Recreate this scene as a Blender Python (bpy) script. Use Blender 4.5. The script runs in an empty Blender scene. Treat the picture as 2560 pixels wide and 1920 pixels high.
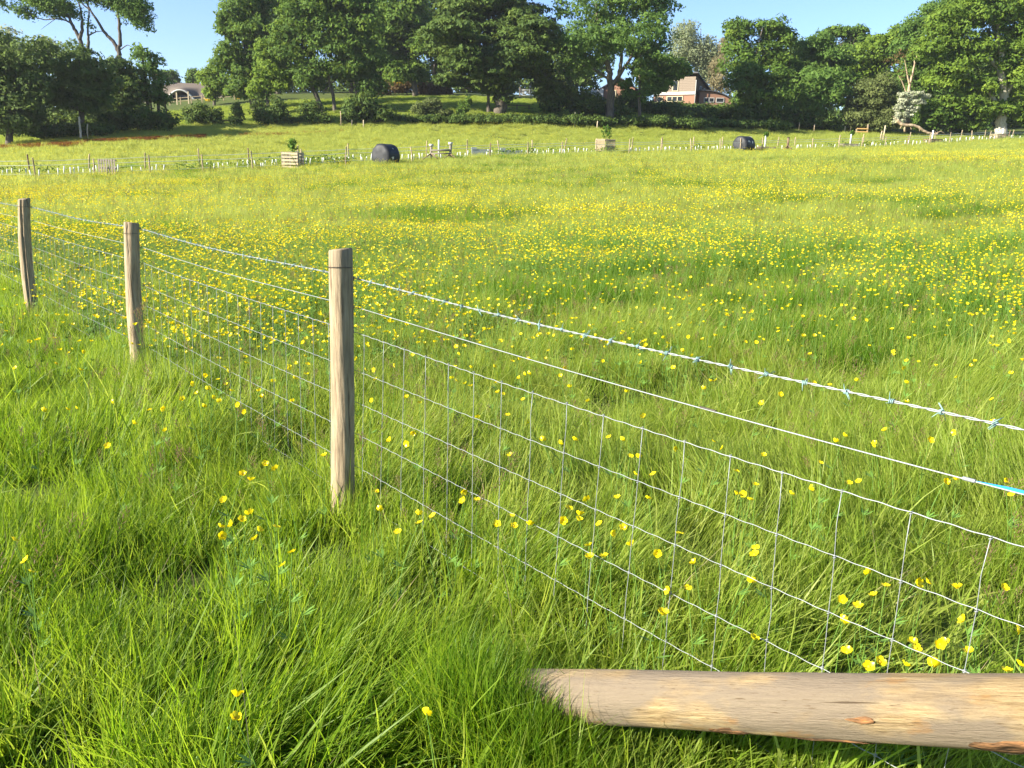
import bpy, math, random
import numpy as np
from mathutils import Vector, Matrix, Euler
rng = np.random.default_rng(7); random.seed(7)
S = bpy.context.scene; COL = S.collection
R = math.radians

# ------------------------------------------------------------------ camera, sky, sun, exposure
FPX, PITCH, ROLL, EYE = 2070.0, R(14.4), R(1.3), 1.52
cF = np.array([0, math.cos(PITCH), -math.sin(PITCH)]); _U = np.array([0, math.sin(PITCH), math.cos(PITCH)]); _R = np.array([1., 0, 0])
cR = _R*math.cos(ROLL)+_U*math.sin(ROLL); cU = _U*math.cos(ROLL)-_R*math.sin(ROLL); cO = np.array([0, 0, EYE])
cam = bpy.data.cameras.new('camera'); co = bpy.data.objects.new('camera', cam); COL.objects.link(co)
cam.sensor_width = 36; cam.lens = 36*FPX/2560; cam.clip_start = .05; cam.clip_end = 3000
co.matrix_world = Matrix([[cR[0], cU[0], -cF[0], 0], [cR[1], cU[1], -cF[1], 0], [cR[2], cU[2], -cF[2], EYE], [0, 0, 0, 1]])
S.camera = co
SUN_EL, SUN_BACK = R(26), R(21)      # sun on the left, a little behind the viewer
sdir = Vector((-math.cos(SUN_EL)*math.cos(SUN_BACK), -math.cos(SUN_EL)*math.sin(SUN_BACK), math.sin(SUN_EL)))
W = bpy.data.worlds.new('World'); S.world = W; W.use_nodes = True
nt = W.node_tree; sk = nt.nodes.new('ShaderNodeTexSky'); sk.sky_type = 'NISHITA'; sk.sun_disc = False
sk.sun_elevation = SUN_EL; sk.sun_rotation = math.atan2(sdir.x, sdir.y); sk.air_density = 1.0; sk.dust_density = .3; sk.ozone_density = 2.6
bg = nt.nodes['Background']; bg.inputs['Strength'].default_value = .066; mx = nt.nodes.new('ShaderNodeMix'); mx.data_type = 'RGBA'; mx.blend_type = 'MULTIPLY'; mx.inputs[0].default_value = 1; mx.inputs[7].default_value = (.80, .90, 1.13, 1); nt.links.new(sk.outputs[0], mx.inputs[6]); nt.links.new(mx.outputs[2], bg.inputs[0])
sl = bpy.data.lights.new('sun', 'SUN'); sl.energy = 5.0; sl.angle = R(.5); sl.color = (1, .92, .78)
so = bpy.data.objects.new('sun', sl); COL.objects.link(so); so.rotation_euler = sdir.to_track_quat('Z', 'Y').to_euler(); so.location = (-20, -5, 30)
S.view_settings.view_transform = 'Standard'; S.view_settings.look = 'None'; S.view_settings.gamma = 1
S.view_settings.use_curve_mapping = False; S.view_settings.exposure = 1.78
cy = S.cycles
cy.max_bounces = 6; cy.diffuse_bounces = 3; cy.glossy_bounces = 2; cy.transmission_bounces = 4; cy.transparent_max_bounces = 8
cy.use_denoising = True; cy.denoiser = 'OPENIMAGEDENOISE'; cy.denoising_input_passes = 'RGB_ALBEDO_NORMAL'; cy.denoising_prefilter = 'ACCURATE'; cy.caustics_reflective = False; cy.caustics_refractive = False; cy.use_adaptive_sampling = False
cy.sample_clamp_indirect = 4

# ------------------------------------------------------------------ photograph measurements -> world
def ray(px, py): return cF+cR*(px-1280)/FPX-cU*(py-960)/FPX
def aty(px, py, y): d = ray(px, py); return cO+d*y/d[1]
def atz(px, py, z): d = ray(px, py); return cO+d*(z-EYE)/d[2]
def atd(px, py, t): return cO+ray(px, py)*t
def mpp(px, py, y): d = ray(px, py); return y/d[1]/FPX     # metres per photo pixel at forward distance y

CT = [(-8,0,0),(8,0,.05),(0,0,0),(-6,8,.0),(0,6,0),(0,10,.02),(6,8,.1),(0,-8,0),(0,20,.25),(0,36,.8),(-14,22,-.05),(14,22,.9),(-20,36,-.1),(22,36,1.9),
      (-220,320,16),(0,320,24),(260,320,26),(-160,60,-3),(-60,0,-1),(60,0,3),(170,60,8),(0,-60,-1),(-160,-60,-2),(160,-60,3),(-260,160,4),(260,160,16)]
for px, py, y in [(85,452,52),(375,441,55),(632,430,58),(1030,408,64),(1405,392,72),(1726,384,80),(2030,377,89),(2268,368,96),(2520,352,105),
                  (0,374,78),(210,346,84),(500,322,93),(800,314,100),(1100,311,104),(1400,313,106),(1700,322,110),(2000,328,116),(2250,338,119),(2500,344,122),
                  (450,262,140),(640,240,145),(950,238,142),(1150,236,142),(1350,250,138),(1500,262,140),(1750,262,140),(2000,290,150),(2400,300,165),(0,335,110),(150,282,140),(280,270,145),
                  (420,315,100),(1000,292,108),(1300,290,110),(1600,300,114)]:
    p = aty(px, py, y); CT.append((p[0], p[1], p[2]))
CT = np.array(CT, float)
def _phi(r2): return np.where(r2 > 0, .5*r2*np.log(np.maximum(r2, 1e-9)), 0)
_P = CT[:, :2]/50
_n = len(CT); _A = np.zeros((_n+3, _n+3))
_A[:_n, :_n] = _phi(((_P[:, None]-_P[None])**2).sum(2))+np.eye(_n)*2e-4
_A[:_n, _n] = 1; _A[:_n, _n+1:] = _P; _A[_n, :_n] = 1; _A[_n+1:, :_n] = _P.T
_w = np.linalg.solve(_A, np.concatenate([CT[:, 2], [0, 0, 0]]))
LAT = np.random.default_rng(3).random((256, 256))
def vnoise(x, y, s=1.0, o=0):
    x = np.asarray(x, float)/s+o*17.3+1000; y = np.asarray(y, float)/s+o*9.1+1000
    xi = np.floor(x).astype(int); yi = np.floor(y).astype(int); fx = x-xi; fy = y-yi
    fx = fx*fx*(3-2*fx); fy = fy*fy*(3-2*fy); g = lambda a, b: LAT[a % 256, b % 256]
    return (g(xi, yi)*(1-fx)+g(xi+1, yi)*fx)*(1-fy)+(g(xi, yi+1)*(1-fx)+g(xi+1, yi+1)*fx)*fy
def ground(x, y):
    x = np.atleast_1d(np.asarray(x, float)); y = np.atleast_1d(np.asarray(y, float)); out = np.zeros(len(x))
    for i in range(0, len(x), 20000):
        q = np.stack([x[i:i+20000], y[i:i+20000]], 1)/50
        out[i:i+20000] = _phi(((q[:, None]-_P[None])**2).sum(2))@_w[:_n]+_w[_n]+q@_w[_n+1:]
    return out+(vnoise(x, y, 1.7)-.5)*.05
def gz(x, y): return float(ground([x], [y])[0])

# ------------------------------------------------------------------ materials
def mat(name, build):
    m = bpy.data.materials.new(name); m.use_nodes = True; n = m.node_tree; n.nodes.clear()
    out = n.nodes.new('ShaderNodeOutputMaterial'); build(n, out); return m
def N(n, t, **k):
    x = n.nodes.new(t)
    for a, b in k.items():
        if a.startswith('i_'): x.inputs[a[2:].replace('_', ' ')].default_value = b
        else: setattr(x, a, b)
    return x
def ramp(n, fac, stops):
    r = n.nodes.new('ShaderNodeValToRGB'); e = r.color_ramp.elements
    while len(e) > 1: e.remove(e[0])
    e[0].position = stops[0][0]; e[0].color = (*stops[0][1], 1)
    for p, c in stops[1:]: q = e.new(p); q.color = (*c, 1)
    n.links.new(fac, r.inputs[0]); return r.outputs[0]
def mixc(n, f, a, b, mode='MIX'):
    m = n.nodes.new('ShaderNodeMix'); m.data_type = 'RGBA'; m.blend_type = mode
    for s, v in ((m.inputs[0], f), (m.inputs[6], a), (m.inputs[7], b)):
        if hasattr(v, 'links') or isinstance(v, bpy.types.NodeSocket): n.links.new(v, s)
        elif isinstance(v, tuple): s.default_value = (*v, 1)
        else: s.default_value = v
    return m.outputs[2]
def noise(n, scale, detail=4, coord='Object', stretch=(1, 1, 1), rough=.55):
    tc = n.nodes.new('ShaderNodeTexCoord'); mp = n.nodes.new('ShaderNodeMapping'); mp.inputs[3].default_value = stretch
    n.links.new(tc.outputs[coord], mp.inputs[0]); t = n.nodes.new('ShaderNodeTexNoise'); t.inputs['Scale'].default_value = scale
    t.inputs['Detail'].default_value = detail; t.inputs['Roughness'].default_value = rough; n.links.new(mp.outputs[0], t.inputs[0]); return t.outputs[0]
def finish(n, out, col, rough=.8, transl=None, tf=.35, bump=None, bstr=.4, bdist=.01, metal=0, spec=.3):
    b = n.nodes.new('ShaderNodeBsdfPrincipled'); b.inputs['Roughness'].default_value = rough; b.inputs['Metallic'].default_value = metal
    b.inputs['Specular IOR Level'].default_value = spec
    if isinstance(col, tuple): b.inputs[0].default_value = (*col, 1)
    else: n.links.new(col, b.inputs[0])
    if bump is not None:
        bp = n.nodes.new('ShaderNodeBump'); bp.inputs['Strength'].default_value = bstr; bp.inputs['Distance'].default_value = bdist
        n.links.new(bump, bp.inputs['Height']); n.links.new(bp.outputs[0], b.inputs['Normal'])
    if transl is not None:
        t = n.nodes.new('ShaderNodeBsdfTranslucent'); n.links.new(transl, t.inputs[0]) if not isinstance(transl, tuple) else setattr(t.inputs[0], 'default_value', (*transl, 1))
        m = n.nodes.new('ShaderNodeMixShader'); m.inputs[0].default_value = tf
        n.links.new(b.outputs[0], m.inputs[1]); n.links.new(t.outputs[0], m.inputs[2]); n.links.new(m.outputs[0], out.inputs[0])
    else: n.links.new(b.outputs[0], out.inputs[0])
def grass_mat(name, cols, tcols):
    def f(n, out):
        a = N(n, 'ShaderNodeAttribute', attribute_type='INSTANCER', attribute_name='tint')
        g = N(n, 'ShaderNodeAttribute', attribute_type='GEOMETRY', attribute_name='blade')
        s = N(n, 'ShaderNodeMath', operation='MULTIPLY_ADD'); s.inputs[1].default_value = .35; n.links.new(g.outputs['Fac'], s.inputs[0]); n.links.new(a.outputs['Fac'], s.inputs[2])
        c = ramp(n, s.outputs[0], cols); t = ramp(n, s.outputs[0], tcols)
        finish(n, out, c, .48, t, .50, spec=.25)
    return mat(name, f)
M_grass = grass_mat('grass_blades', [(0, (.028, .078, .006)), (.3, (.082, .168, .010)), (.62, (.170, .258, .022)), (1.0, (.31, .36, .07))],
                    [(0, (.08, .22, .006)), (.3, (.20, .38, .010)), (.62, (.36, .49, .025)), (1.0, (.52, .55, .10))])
M_seed = grass_mat('seed_heads', [(0, (.12, .13, .04)), (.4, (.22, .16, .07)), (.8, (.28, .15, .09)), (1.0, (.30, .20, .12))],
                   [(0, (.14, .15, .04)), (.5, (.25, .17, .08)), (1, (.3, .18, .1))])
M_sorrel = grass_mat('sorrel_spikes', [(0, (.16, .09, .02)), (.5, (.24, .08, .02)), (1, (.30, .10, .03))], [(0, (.2, .1, .02)), (1, (.34, .12, .03))])
def _g(n, out):
    a = noise(n, .35, 5); b = noise(n, 6, 4)
    c = ramp(n, a, [(.3, (.055, .085, .014)), (.5, (.085, .125, .018)), (.7, (.11, .14, .022))])
    c = mixc(n, b, c, (.05, .055, .02)); finish(n, out, c, .95, bump=b, bstr=.5, bdist=.05, spec=.1)
M_ground = mat('soil_and_turf', _g)
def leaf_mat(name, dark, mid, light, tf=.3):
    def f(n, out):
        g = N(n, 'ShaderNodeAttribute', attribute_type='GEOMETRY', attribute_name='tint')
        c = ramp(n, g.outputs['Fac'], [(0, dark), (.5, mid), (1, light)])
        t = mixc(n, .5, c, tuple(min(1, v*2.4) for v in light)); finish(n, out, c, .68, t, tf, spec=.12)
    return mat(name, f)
L_oak = leaf_mat('oak_leaves', (0.046, 0.086, 0.018), (0.083, 0.149, 0.022), (0.156, 0.218, 0.030))
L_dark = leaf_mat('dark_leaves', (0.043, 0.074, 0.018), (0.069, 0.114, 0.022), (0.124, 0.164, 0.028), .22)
L_ash = leaf_mat('ash_leaves', (0.053, 0.102, 0.023), (0.095, 0.168, 0.032), (0.159, 0.240, 0.046), .38)
L_alder = leaf_mat('alder_leaves', (0.051, 0.084, 0.023), (0.086, 0.132, 0.032), (0.140, 0.192, 0.048), .4)
L_lit = leaf_mat('yellow_green_leaves', (0.066, 0.118, 0.018), (0.125, 0.196, 0.024), (0.198, 0.265, 0.030), .34)
L_olive = leaf_mat('willow_leaves', (0.065, 0.091, 0.026), (0.104, 0.130, 0.039), (0.156, 0.182, 0.058), .28)
L_birch = leaf_mat('birch_leaves', (.12, .15, .075), (.20, .235, .12), (.30, .32, .18), .35)
L_rust = leaf_mat('rusty_leaves', (.07, .05, .02), (.12, .08, .03), (.17, .11, .04), .25)
L_fawn = leaf_mat('fawn_leaves', (.11, .10, .05), (.18, .16, .08), (.26, .22, .12), .35)
L_bloom = leaf_mat('white_blossom', (.16, .20, .09), (.36, .38, .25), (.58, .58, .44), .2)
L_gorse = leaf_mat('gorse_flowers', (.55, .35, .01), (.75, .48, .01), (.85, .58, .02), .2)
L_sap = leaf_mat('sapling_leaves', (.04, .085, .012), (.07, .14, .018), (.11, .20, .025), .35)
def wood_mat(name, a, b, c, grain=(14, 14, 1.2), scale=6, rough=.85, patch=None, bd=.006, crack=None):
    def f(n, out):
        g = noise(n, scale, 8, stretch=grain, rough=.65); l = noise(n, 3.0, 4)
        col = ramp(n, g, [(.3, a), (.5, b), (.72, c)])
        if patch: col = mixc(n, ramp(n, l, [(.5, (0, 0, 0)), (.66, (1, 1, 1))]), col, patch)
        if crack: k = noise(n, 4, 3, stretch=crack, rough=.5); col = mixc(n, ramp(n, k, [(.30, (.85, .85, .85)), (.36, (0, 0, 0))]), col, tuple(v*.3 for v in a))
        finish(n, out, col, rough, bump=g, bstr=.9, bdist=bd, spec=.15)
    return mat(name, f)
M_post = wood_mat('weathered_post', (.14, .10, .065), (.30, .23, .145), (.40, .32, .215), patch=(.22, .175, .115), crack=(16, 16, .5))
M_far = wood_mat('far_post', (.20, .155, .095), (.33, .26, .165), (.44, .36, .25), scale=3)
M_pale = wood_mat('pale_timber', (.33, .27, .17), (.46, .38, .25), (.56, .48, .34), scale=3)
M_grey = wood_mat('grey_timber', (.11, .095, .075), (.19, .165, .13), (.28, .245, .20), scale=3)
M_brownw = wood_mat('brown_timber', (.09, .06, .04), (.16, .11, .07), (.24, .17, .11), scale=3)
M_bark = wood_mat('bark', (.05, .042, .032), (.10, .085, .065), (.19, .165, .13), grain=(3, 3, .6), scale=2.5, bd=.04)
M_barkpale = wood_mat('pale_bark', (.22, .20, .15), (.36, .33, .26), (.48, .44, .36), grain=(3, 3, .6), scale=2.5, bd=.03)
M_dead = wood_mat('dead_branch', (.22, .16, .10), (.36, .27, .17), (.46, .37, .25), grain=(3, 3, .6), scale=2.5, bd=.03)
def _log(n, out):
    g = noise(n, 6, 12, stretch=(1.6, 16, 16), rough=.78); l = noise(n, 3.6, 5, stretch=(1, 2.4, 2.4)); s = noise(n, 8, 4, stretch=(1, 2.2, 2.2)); f = noise(n, 30, 5, stretch=(1, 9, 9))
    c = ramp(n, g, [(.30, (.11, .070, .030)), (.46, (.28, .198, .098)), (.68, (.46, .355, .19))])
    c = mixc(n, ramp(n, l, [(.42, (0, 0, 0)), (.56, (.85, .85, .85))]), c, (.19, .155, .115))
    c = mixc(n, ramp(n, s, [(.63, (0, 0, 0)), (.70, (.6, .6, .6))]), c, (.30, .16, .055))
    c = mixc(n, ramp(n, f, [(.30, (.8, .8, .8)), (.38, (0, 0, 0))]), c, (.10, .065, .035)); k = noise(n, 3, 3, stretch=(.5, 18, 18)); c = mixc(n, ramp(n, k, [(.31, (.9, .9, .9)), (.345, (0, 0, 0))]), c, (.05, .03, .015))
    finish(n, out, c, .8, bump=g, bstr=1, bdist=.010, spec=.15)
M_log = mat('stripped_log', _log)
def plain(name, col, rough=.7, metal=0, ns=20, var=.25, spec=.3):
    def f(n, out):
        a = noise(n, ns, 5); c = mixc(n, a, tuple(v*(1-var) for v in col), tuple(min(1, v*(1+var)) for v in col)); finish(n, out, c, rough, metal=metal, bump=a, bstr=.15, bdist=.003, spec=spec)
    return mat(name, f)
M_galv = plain('galvanised_wire', (.27, .29, .29), .5, .3); M_barb = plain('teal_barb', (.20, .32, .30), .5, .1)
M_dkmetal = plain('dark_staple', (.07, .06, .05), .6, .5); M_blue = plain('blue_tape', (.02, .22, .62), .45)
M_tape = plain('white_electric_tape', (.42, .46, .38), .6); M_guard = plain('white_guard', (.55, .58, .52), .5)
M_wrap = plain('black_wrap', (.014, .016, .019), .6, ns=4, spec=.35); M_tear = plain('torn_wrap_straw', (.55, .52, .44), .8)
M_tank = plain('galvanised_trough', (.26, .29, .29), .5, .4, ns=6); M_iron = plain('grey_gate', (.30, .31, .30), .5, .4)
M_petal = plain('buttercup_yellow', (.88, .56, .004), .28, ns=60, var=.08, spec=.55)
def _pet(n, out):
    oi = n.nodes.new('ShaderNodeObjectInfo'); c = ramp(n, oi.outputs['Random'], [(0, (.88, .66, .005)), (.3, (.90, .74, .008)), (1, (.92, .82, .015))])
    g = noise(n, 220, 2); c = mixc(n, g, mixc(n, .25, c, (.75, .42, .0)), c); finish(n, out, c, .3, c, .35, spec=.35)
M_petal = mat('buttercup_yellow', _pet)
M_centre = plain('buttercup_centre', (.62, .42, .01), .7); M_stem = plain('buttercup_stem', (.11, .21, .03), .6)
def _brick(n, out):
    tc = N(n, 'ShaderNodeTexCoord'); b = n.nodes.new('ShaderNodeTexBrick'); n.links.new(tc.outputs['Object'], b.inputs[0]); b.inputs['Scale'].default_value = 4
    b.inputs['Color1'].default_value = (.42, .12, .045, 1); b.inputs['Color2'].default_value = (.32, .09, .035, 1); b.inputs['Mortar'].default_value = (.26, .14, .09, 1); finish(n, out, b.outputs[0], .9)
M_brick = mat('red_brick', _brick); M_thatch = wood_mat('thatch', (.08, .065, .05), (.14, .115, .09), (.20, .17, .13), grain=(5, 5, 1), scale=3)
M_white = plain('white_paint', (.46, .45, .41), .6); M_cream = plain('cream_frame', (.50, .43, .27), .6); M_slate = plain('dark_slate', (.06, .06, .065), .6)
def _gl(n, out): finish(n, out, (.02, .024, .028), .08, spec=.6)
M_glass = mat('window_glass', _gl)

# ------------------------------------------------------------------ mesh helpers
def mesh(name, V, F, mats=(), smooth=False, mi=None, attr=None):
    me = bpy.data.meshes.new(name); V = np.asarray(V, np.float32)
    if isinstance(F, np.ndarray):
        k = F.shape[1]; me.vertices.add(len(V)); me.vertices.foreach_set('co', V.ravel()); me.loops.add(F.size); me.loops.foreach_set('vertex_index', F.astype(np.int32).ravel())
        me.polygons.add(len(F)); me.polygons.foreach_set('loop_start', np.arange(0, F.size, k, dtype=np.int32)); me.polygons.foreach_set('loop_total', np.full(len(F), k, np.int32))
    else: me.from_pydata(V.tolist(), [], F)
    for m in mats: me.materials.append(m)
    if mi is not None: me.polygons.foreach_set('material_index', np.asarray(mi, np.int32))
    if attr:
        for a, v in attr.items():
            t = me.attributes.new(a, 'FLOAT', 'POINT'); t.data.foreach_set('value', np.asarray(v, np.float32))
    me.update(calc_edges=True)
    if smooth: me.polygons.foreach_set('use_smooth', np.ones(len(me.polygons), bool))
    return me
def link(name, me, parent=None, loc=(0, 0, 0), rot=(0, 0, 0), scl=(1, 1, 1)):
    o = bpy.data.objects.new(name, me); COL.objects.link(o); o.location = loc; o.rotation_euler = rot; o.scale = scl
    if parent is not None: o.parent = parent
    return o
def thing(name, label, cat, loc=(0, 0, 0), rz=0, group=None):
    o = bpy.data.objects.new(name, None); COL.objects.link(o); o.location = loc; o.rotation_euler = (0, 0, rz); o.empty_display_size = .1
    return tag(o, label, cat, group)
def tag(o, label, cat, group=None, kind=None):
    o['label'] = label
    if cat: o['category'] = cat
    if group: o['group'] = group
    if kind: o['kind'] = kind
    return o
def tubeVF(P, rad, seg=8, cap=True):
    P = np.asarray(P, float); n = len(P); rad = np.broadcast_to(np.asarray(rad, float), (n,)) if np.ndim(rad) < 2 else rad
    T = np.gradient(P, axis=0); T /= np.linalg.norm(T, axis=1)[:, None]+1e-12
    a = np.array([0, 0, 1.]) if abs(T[0][2]) < .9 else np.array([1., 0, 0]); u = np.cross(T[0], a); u /= np.linalg.norm(u); V = []
    for i in range(n):
        u = u-T[i]*(u@T[i]); u /= np.linalg.norm(u); v = np.cross(T[i], u); th = np.arange(seg)*2*np.pi/seg
        r = rad[i] if np.ndim(rad[i]) else rad[i]
        V.append(P[i]+(np.cos(th)*r)[:, None]*u+(np.sin(th)*r)[:, None]*v)
    F = [[i*seg+j, i*seg+(j+1) % seg, (i+1)*seg+(j+1) % seg, (i+1)*seg+j] for i in range(n-1) for j in range(seg)]
    if cap: F += [list(range(seg))[::-1], list(range((n-1)*seg, n*seg))]
    return np.concatenate(V), F
def join(parts):
    V, F, o = [], [], 0
    for v, f in parts: V.append(np.asarray(v, float)); F += [[i+o for i in q] for q in f]; o += len(v)
    return np.concatenate(V), F
def boxVF(c, s, rot=None):
    v = np.array([[x, y, z] for x in (-.5, .5) for y in (-.5, .5) for z in (-.5, .5)])*np.array(s)
    if rot is not None: v = v@np.array(Euler(rot).to_matrix()).T
    return v+np.array(c), [[0, 1, 3, 2], [4, 6, 7, 5], [0, 4, 5, 1], [2, 3, 7, 6], [0, 2, 6, 4], [1, 5, 7, 3]]
def box(name, c, s, m, parent, rot=None):
    v, f = boxVF((0, 0, 0), s, rot); return link(name, mesh(name, v, f, [m]), parent, c)

# ------------------------------------------------------------------ ground
def axis(a, b, fine0, fine1, st, grow=1.12):
    g = list(np.arange(fine0, fine1+.01, st)); s = st
    while g[-1] < b: s *= grow; g.append(g[-1]+s)
    s = st
    while g[0] > a: s *= grow; g.insert(0, g[0]-s)
    return np.array(g)
gx = axis(-520, 520, -12, 12, .5, 1.06); gy = axis(-300, 900, -4, 22, .5, 1.045)
GX, GY = np.meshgrid(gx, gy); zz = ground(GX.ravel(), GY.ravel())
far = np.clip((GY.ravel()-330)/200, 0, 1)+np.clip((np.abs(GX.ravel())-300)/150, 0, 1); zz = np.where(far > 0, np.clip(zz, -10, 30), zz)
Vg = np.stack([GX.ravel(), GY.ravel(), zz], 1); nx = len(gx)
ii = (np.arange(len(gy)-1)[:, None]*nx+np.arange(nx-1)[None]).ravel()
Fg = np.stack([ii, ii+1, ii+nx+1, ii+nx], 1)
tag(link('ground', mesh('ground', Vg, Fg, [M_ground], True)), 'green meadow ground rising to the trees', None, kind='structure')

# ------------------------------------------------------------------ scattered stuff
def scatter(name, protos, P, yaw, tilt, tdir, scl, tint, label):
    """P (n,3) points; tilt leans the clump towards heading tdir; one node-instanced object"""
    n = len(P); c = bpy.data.collections.new(name+'_kinds')
    for o in protos: c.objects.link(o)
    ca, sa = np.cos(yaw), np.sin(yaw); Z = np.zeros(n); O = np.ones(n)
    Rz = np.stack([np.stack([ca, -sa, Z], 1), np.stack([sa, ca, Z], 1), np.stack([Z, Z, O], 1)], 1)
    ax = np.stack([-np.sin(tdir), np.cos(tdir), Z], 1); c_, s_ = np.cos(tilt), np.sin(tilt); C1 = 1-c_
    x, y = ax[:, 0], ax[:, 1]
    Rt = np.stack([np.stack([c_+x*x*C1, x*y*C1, y*s_], 1), np.stack([x*y*C1, c_+y*y*C1, -x*s_], 1), np.stack([-y*s_, x*s_, c_], 1)], 1)
    M = Rt@Rz; eu = np.stack([np.arctan2(M[:, 2, 1], M[:, 2, 2]), -np.arcsin(np.clip(M[:, 2, 0], -1, 1)), np.arctan2(M[:, 1, 0], M[:, 0, 0])], 1)
    me = bpy.data.meshes.new(name); me.vertices.add(n); me.vertices.foreach_set('co', P.astype(np.float32).ravel())
    def at(a, t, v, f='value'): q = me.attributes.new(a, t, 'POINT'); q.data.foreach_set(f, v)
    at('rot', 'FLOAT_VECTOR', eu.astype(np.float32).ravel(), 'vector'); at('scl', 'FLOAT_VECTOR', scl.astype(np.float32).ravel(), 'vector')
    at('tint', 'FLOAT', tint.astype(np.float32)); at('idx', 'INT', rng.integers(0, len(protos), n).astype(np.int32))
    o = link(name, me); tag(o, label, None, kind='stuff')
    g = bpy.data.node_groups.new(name, 'GeometryNodeTree'); g.interface.new_socket('Geometry', in_out='INPUT', socket_type='NodeSocketGeometry'); g.interface.new_socket('Geometry', in_out='OUTPUT', socket_type='NodeSocketGeometry')
    gi = g.nodes.new('NodeGroupInput'); go = g.nodes.new('NodeGroupOutput'); ip = g.nodes.new('GeometryNodeInstanceOnPoints'); ci = g.nodes.new('GeometryNodeCollectionInfo')
    ci.inputs['Collection'].default_value = c; ci.inputs['Separate Children'].default_value = True; ci.inputs['Reset Children'].default_value = True
    def na(a, t): q = g.nodes.new('GeometryNodeInputNamedAttribute'); q.data_type = t; q.inputs['Name'].default_value = a; return [s for s in q.outputs if s.enabled][0]
    e2r = g.nodes.new('FunctionNodeEulerToRotation'); L = g.links.new
    L(gi.outputs[0], ip.inputs['Points']); L(ci.outputs[0], ip.inputs['Instance']); ip.inputs['Pick Instance'].default_value = True
    L(na('idx', 'INT'), ip.inputs['Instance Index']); L(na('rot', 'FLOAT_VECTOR'), e2r.inputs[0]); L(e2r.outputs[0], ip.inputs['Rotation']); L(na('scl', 'FLOAT_VECTOR'), ip.inputs['Scale'])
    L(ip.outputs[0], go.inputs[0]); md = o.modifiers.new('scatter', 'NODES'); md.node_group = g
    return o
def blades(name, n, Rr, h, w, seg, splay, m, curl=.5, tallfrac=0, r=None):
    r = r or np.random.default_rng(abs(hash(name)) % 1000)
    a = r.random(n)*2*np.pi; rr = Rr*np.sqrt(r.random(n)); bx, by = rr*np.cos(a), rr*np.sin(a)
    H = h*(.45+.55*r.random(n)**.7); H = np.where(r.random(n) < tallfrac, H*1.45, H)
    d = a+r.normal(0, 1.1, n); ln = splay*(.3+r.random(n)); cu = curl*r.random(n)**1.8; wd = w*(.6+.7*r.random(n)); tw = r.normal(0, .9, n)+d+np.pi/2
    ks = np.linspace(0, 1, seg+1); V = []; 
    for k in ks:
        out = H*(ln*k+cu*k*k*.9); z = H*(k-cu*.35*k**3); ww = wd*(1-k**1.6)*.5 if k < 1 else wd*0
        cx, cyy = bx+np.cos(d)*out, by+np.sin(d)*out; ox, oy = np.cos(tw)*ww, np.sin(tw)*ww
        if k < 1: V += [np.stack([cx-ox, cyy-oy, z], 1), np.stack([cx+ox, cyy+oy, z], 1)]
        else: V += [np.stack([cx, cyy, z], 1)]
    V = np.stack(V, 1); per = 2*seg+1; base = (np.arange(n)*per)[:, None]; F = []
    for i in range(seg-1): b = 2*i; F += [np.stack([base[:, 0]+b, base[:, 0]+b+1, base[:, 0]+b+3], 1), np.stack([base[:, 0]+b, base[:, 0]+b+3, base[:, 0]+b+2], 1)]
    b = 2*(seg-1); F += [np.stack([base[:, 0]+b, base[:, 0]+b+1, base[:, 0]+b+2], 1)]
    return bpy.data.objects.new(name, mesh(name, V.reshape(-1, 3), np.concatenate(F), [m], True, attr={'blade': np.repeat(r.random(n), per)}))
def seedstalk(name, k, h, m1, m2, r):
    parts, mi, bl = [], [], []
    for i in range(k):
        a = r.random()*6.28; l = r.uniform(.02, .2); b = np.array([r.normal(0, .04), r.normal(0, .04), 0]); hh = h*r.uniform(.7, 1.15)
        P = [b+np.array([math.cos(a)*l*hh*t*t, math.sin(a)*l*hh*t*t, hh*t]) for t in (0, .4, .75, 1)]
        v, f = tubeVF(P, [.0012, .001, .0008, .0006], 3, False); parts.append((v, f)); mi += [0]*len(f)
        tip = P[-1]; d = (P[-1]-P[-2]); d /= np.linalg.norm(d); L = r.uniform(.05, .10)
        for q in range(14):
            t = q/14; c = tip-d*L*t; aa = q*2.4; w = .010*math.sin(math.pi*min(1, t+.12))+.002; dd = np.array([math.cos(aa), math.sin(aa), .9]); s = np.cross(dd, [0, 0, 1.]); s /= np.linalg.norm(s)+1e-6
            parts.append((np.array([c, c+dd*w+s*.002, c+dd*w*1.5+[0, 0, .003], c+dd*w-s*.002]), [[0, 1, 2, 3]])); mi.append(1)
    V, F = join(parts); return bpy.data.objects.new(name, mesh(name, V, F, [m1, m2], False, mi, {'blade': r.random(len(V))*.3}))
rb = np.random.default_rng(11)
pA = [blades('long_tuft', 56, .085, .29, .0054, 5, s, M_grass, c*.8, .06, np.random.default_rng(i)) for i, (s, c) in enumerate([(.30, .4), (.22, .7), (.42, .5), (.26, .3)])]
pW = [blades('broad_tuft', 16, .05, .36, .0095, 5, .4, M_grass, .7, .1, np.random.default_rng(20+i)) for i in range(2)]
pB = [blades('mid_tuft', 80, .24, .33, .0065, 3, .35, M_grass, .5, .1, np.random.default_rng(30+i)) for i in range(4)]
pC = [blades('far_tuft', 130, .65, .34, .018, 2, .35, M_grass, .5, .1, np.random.default_rng(40+i)) for i in range(3)]
pS = [seedstalk('seed_stalk', 5, .50, M_grass, M_seed, rb) for _ in range(4)]
pR = [seedstalk('sorrel_stalk', 9, .42, M_sorrel, M_sorrel, rb) for _ in range(3)]

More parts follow.
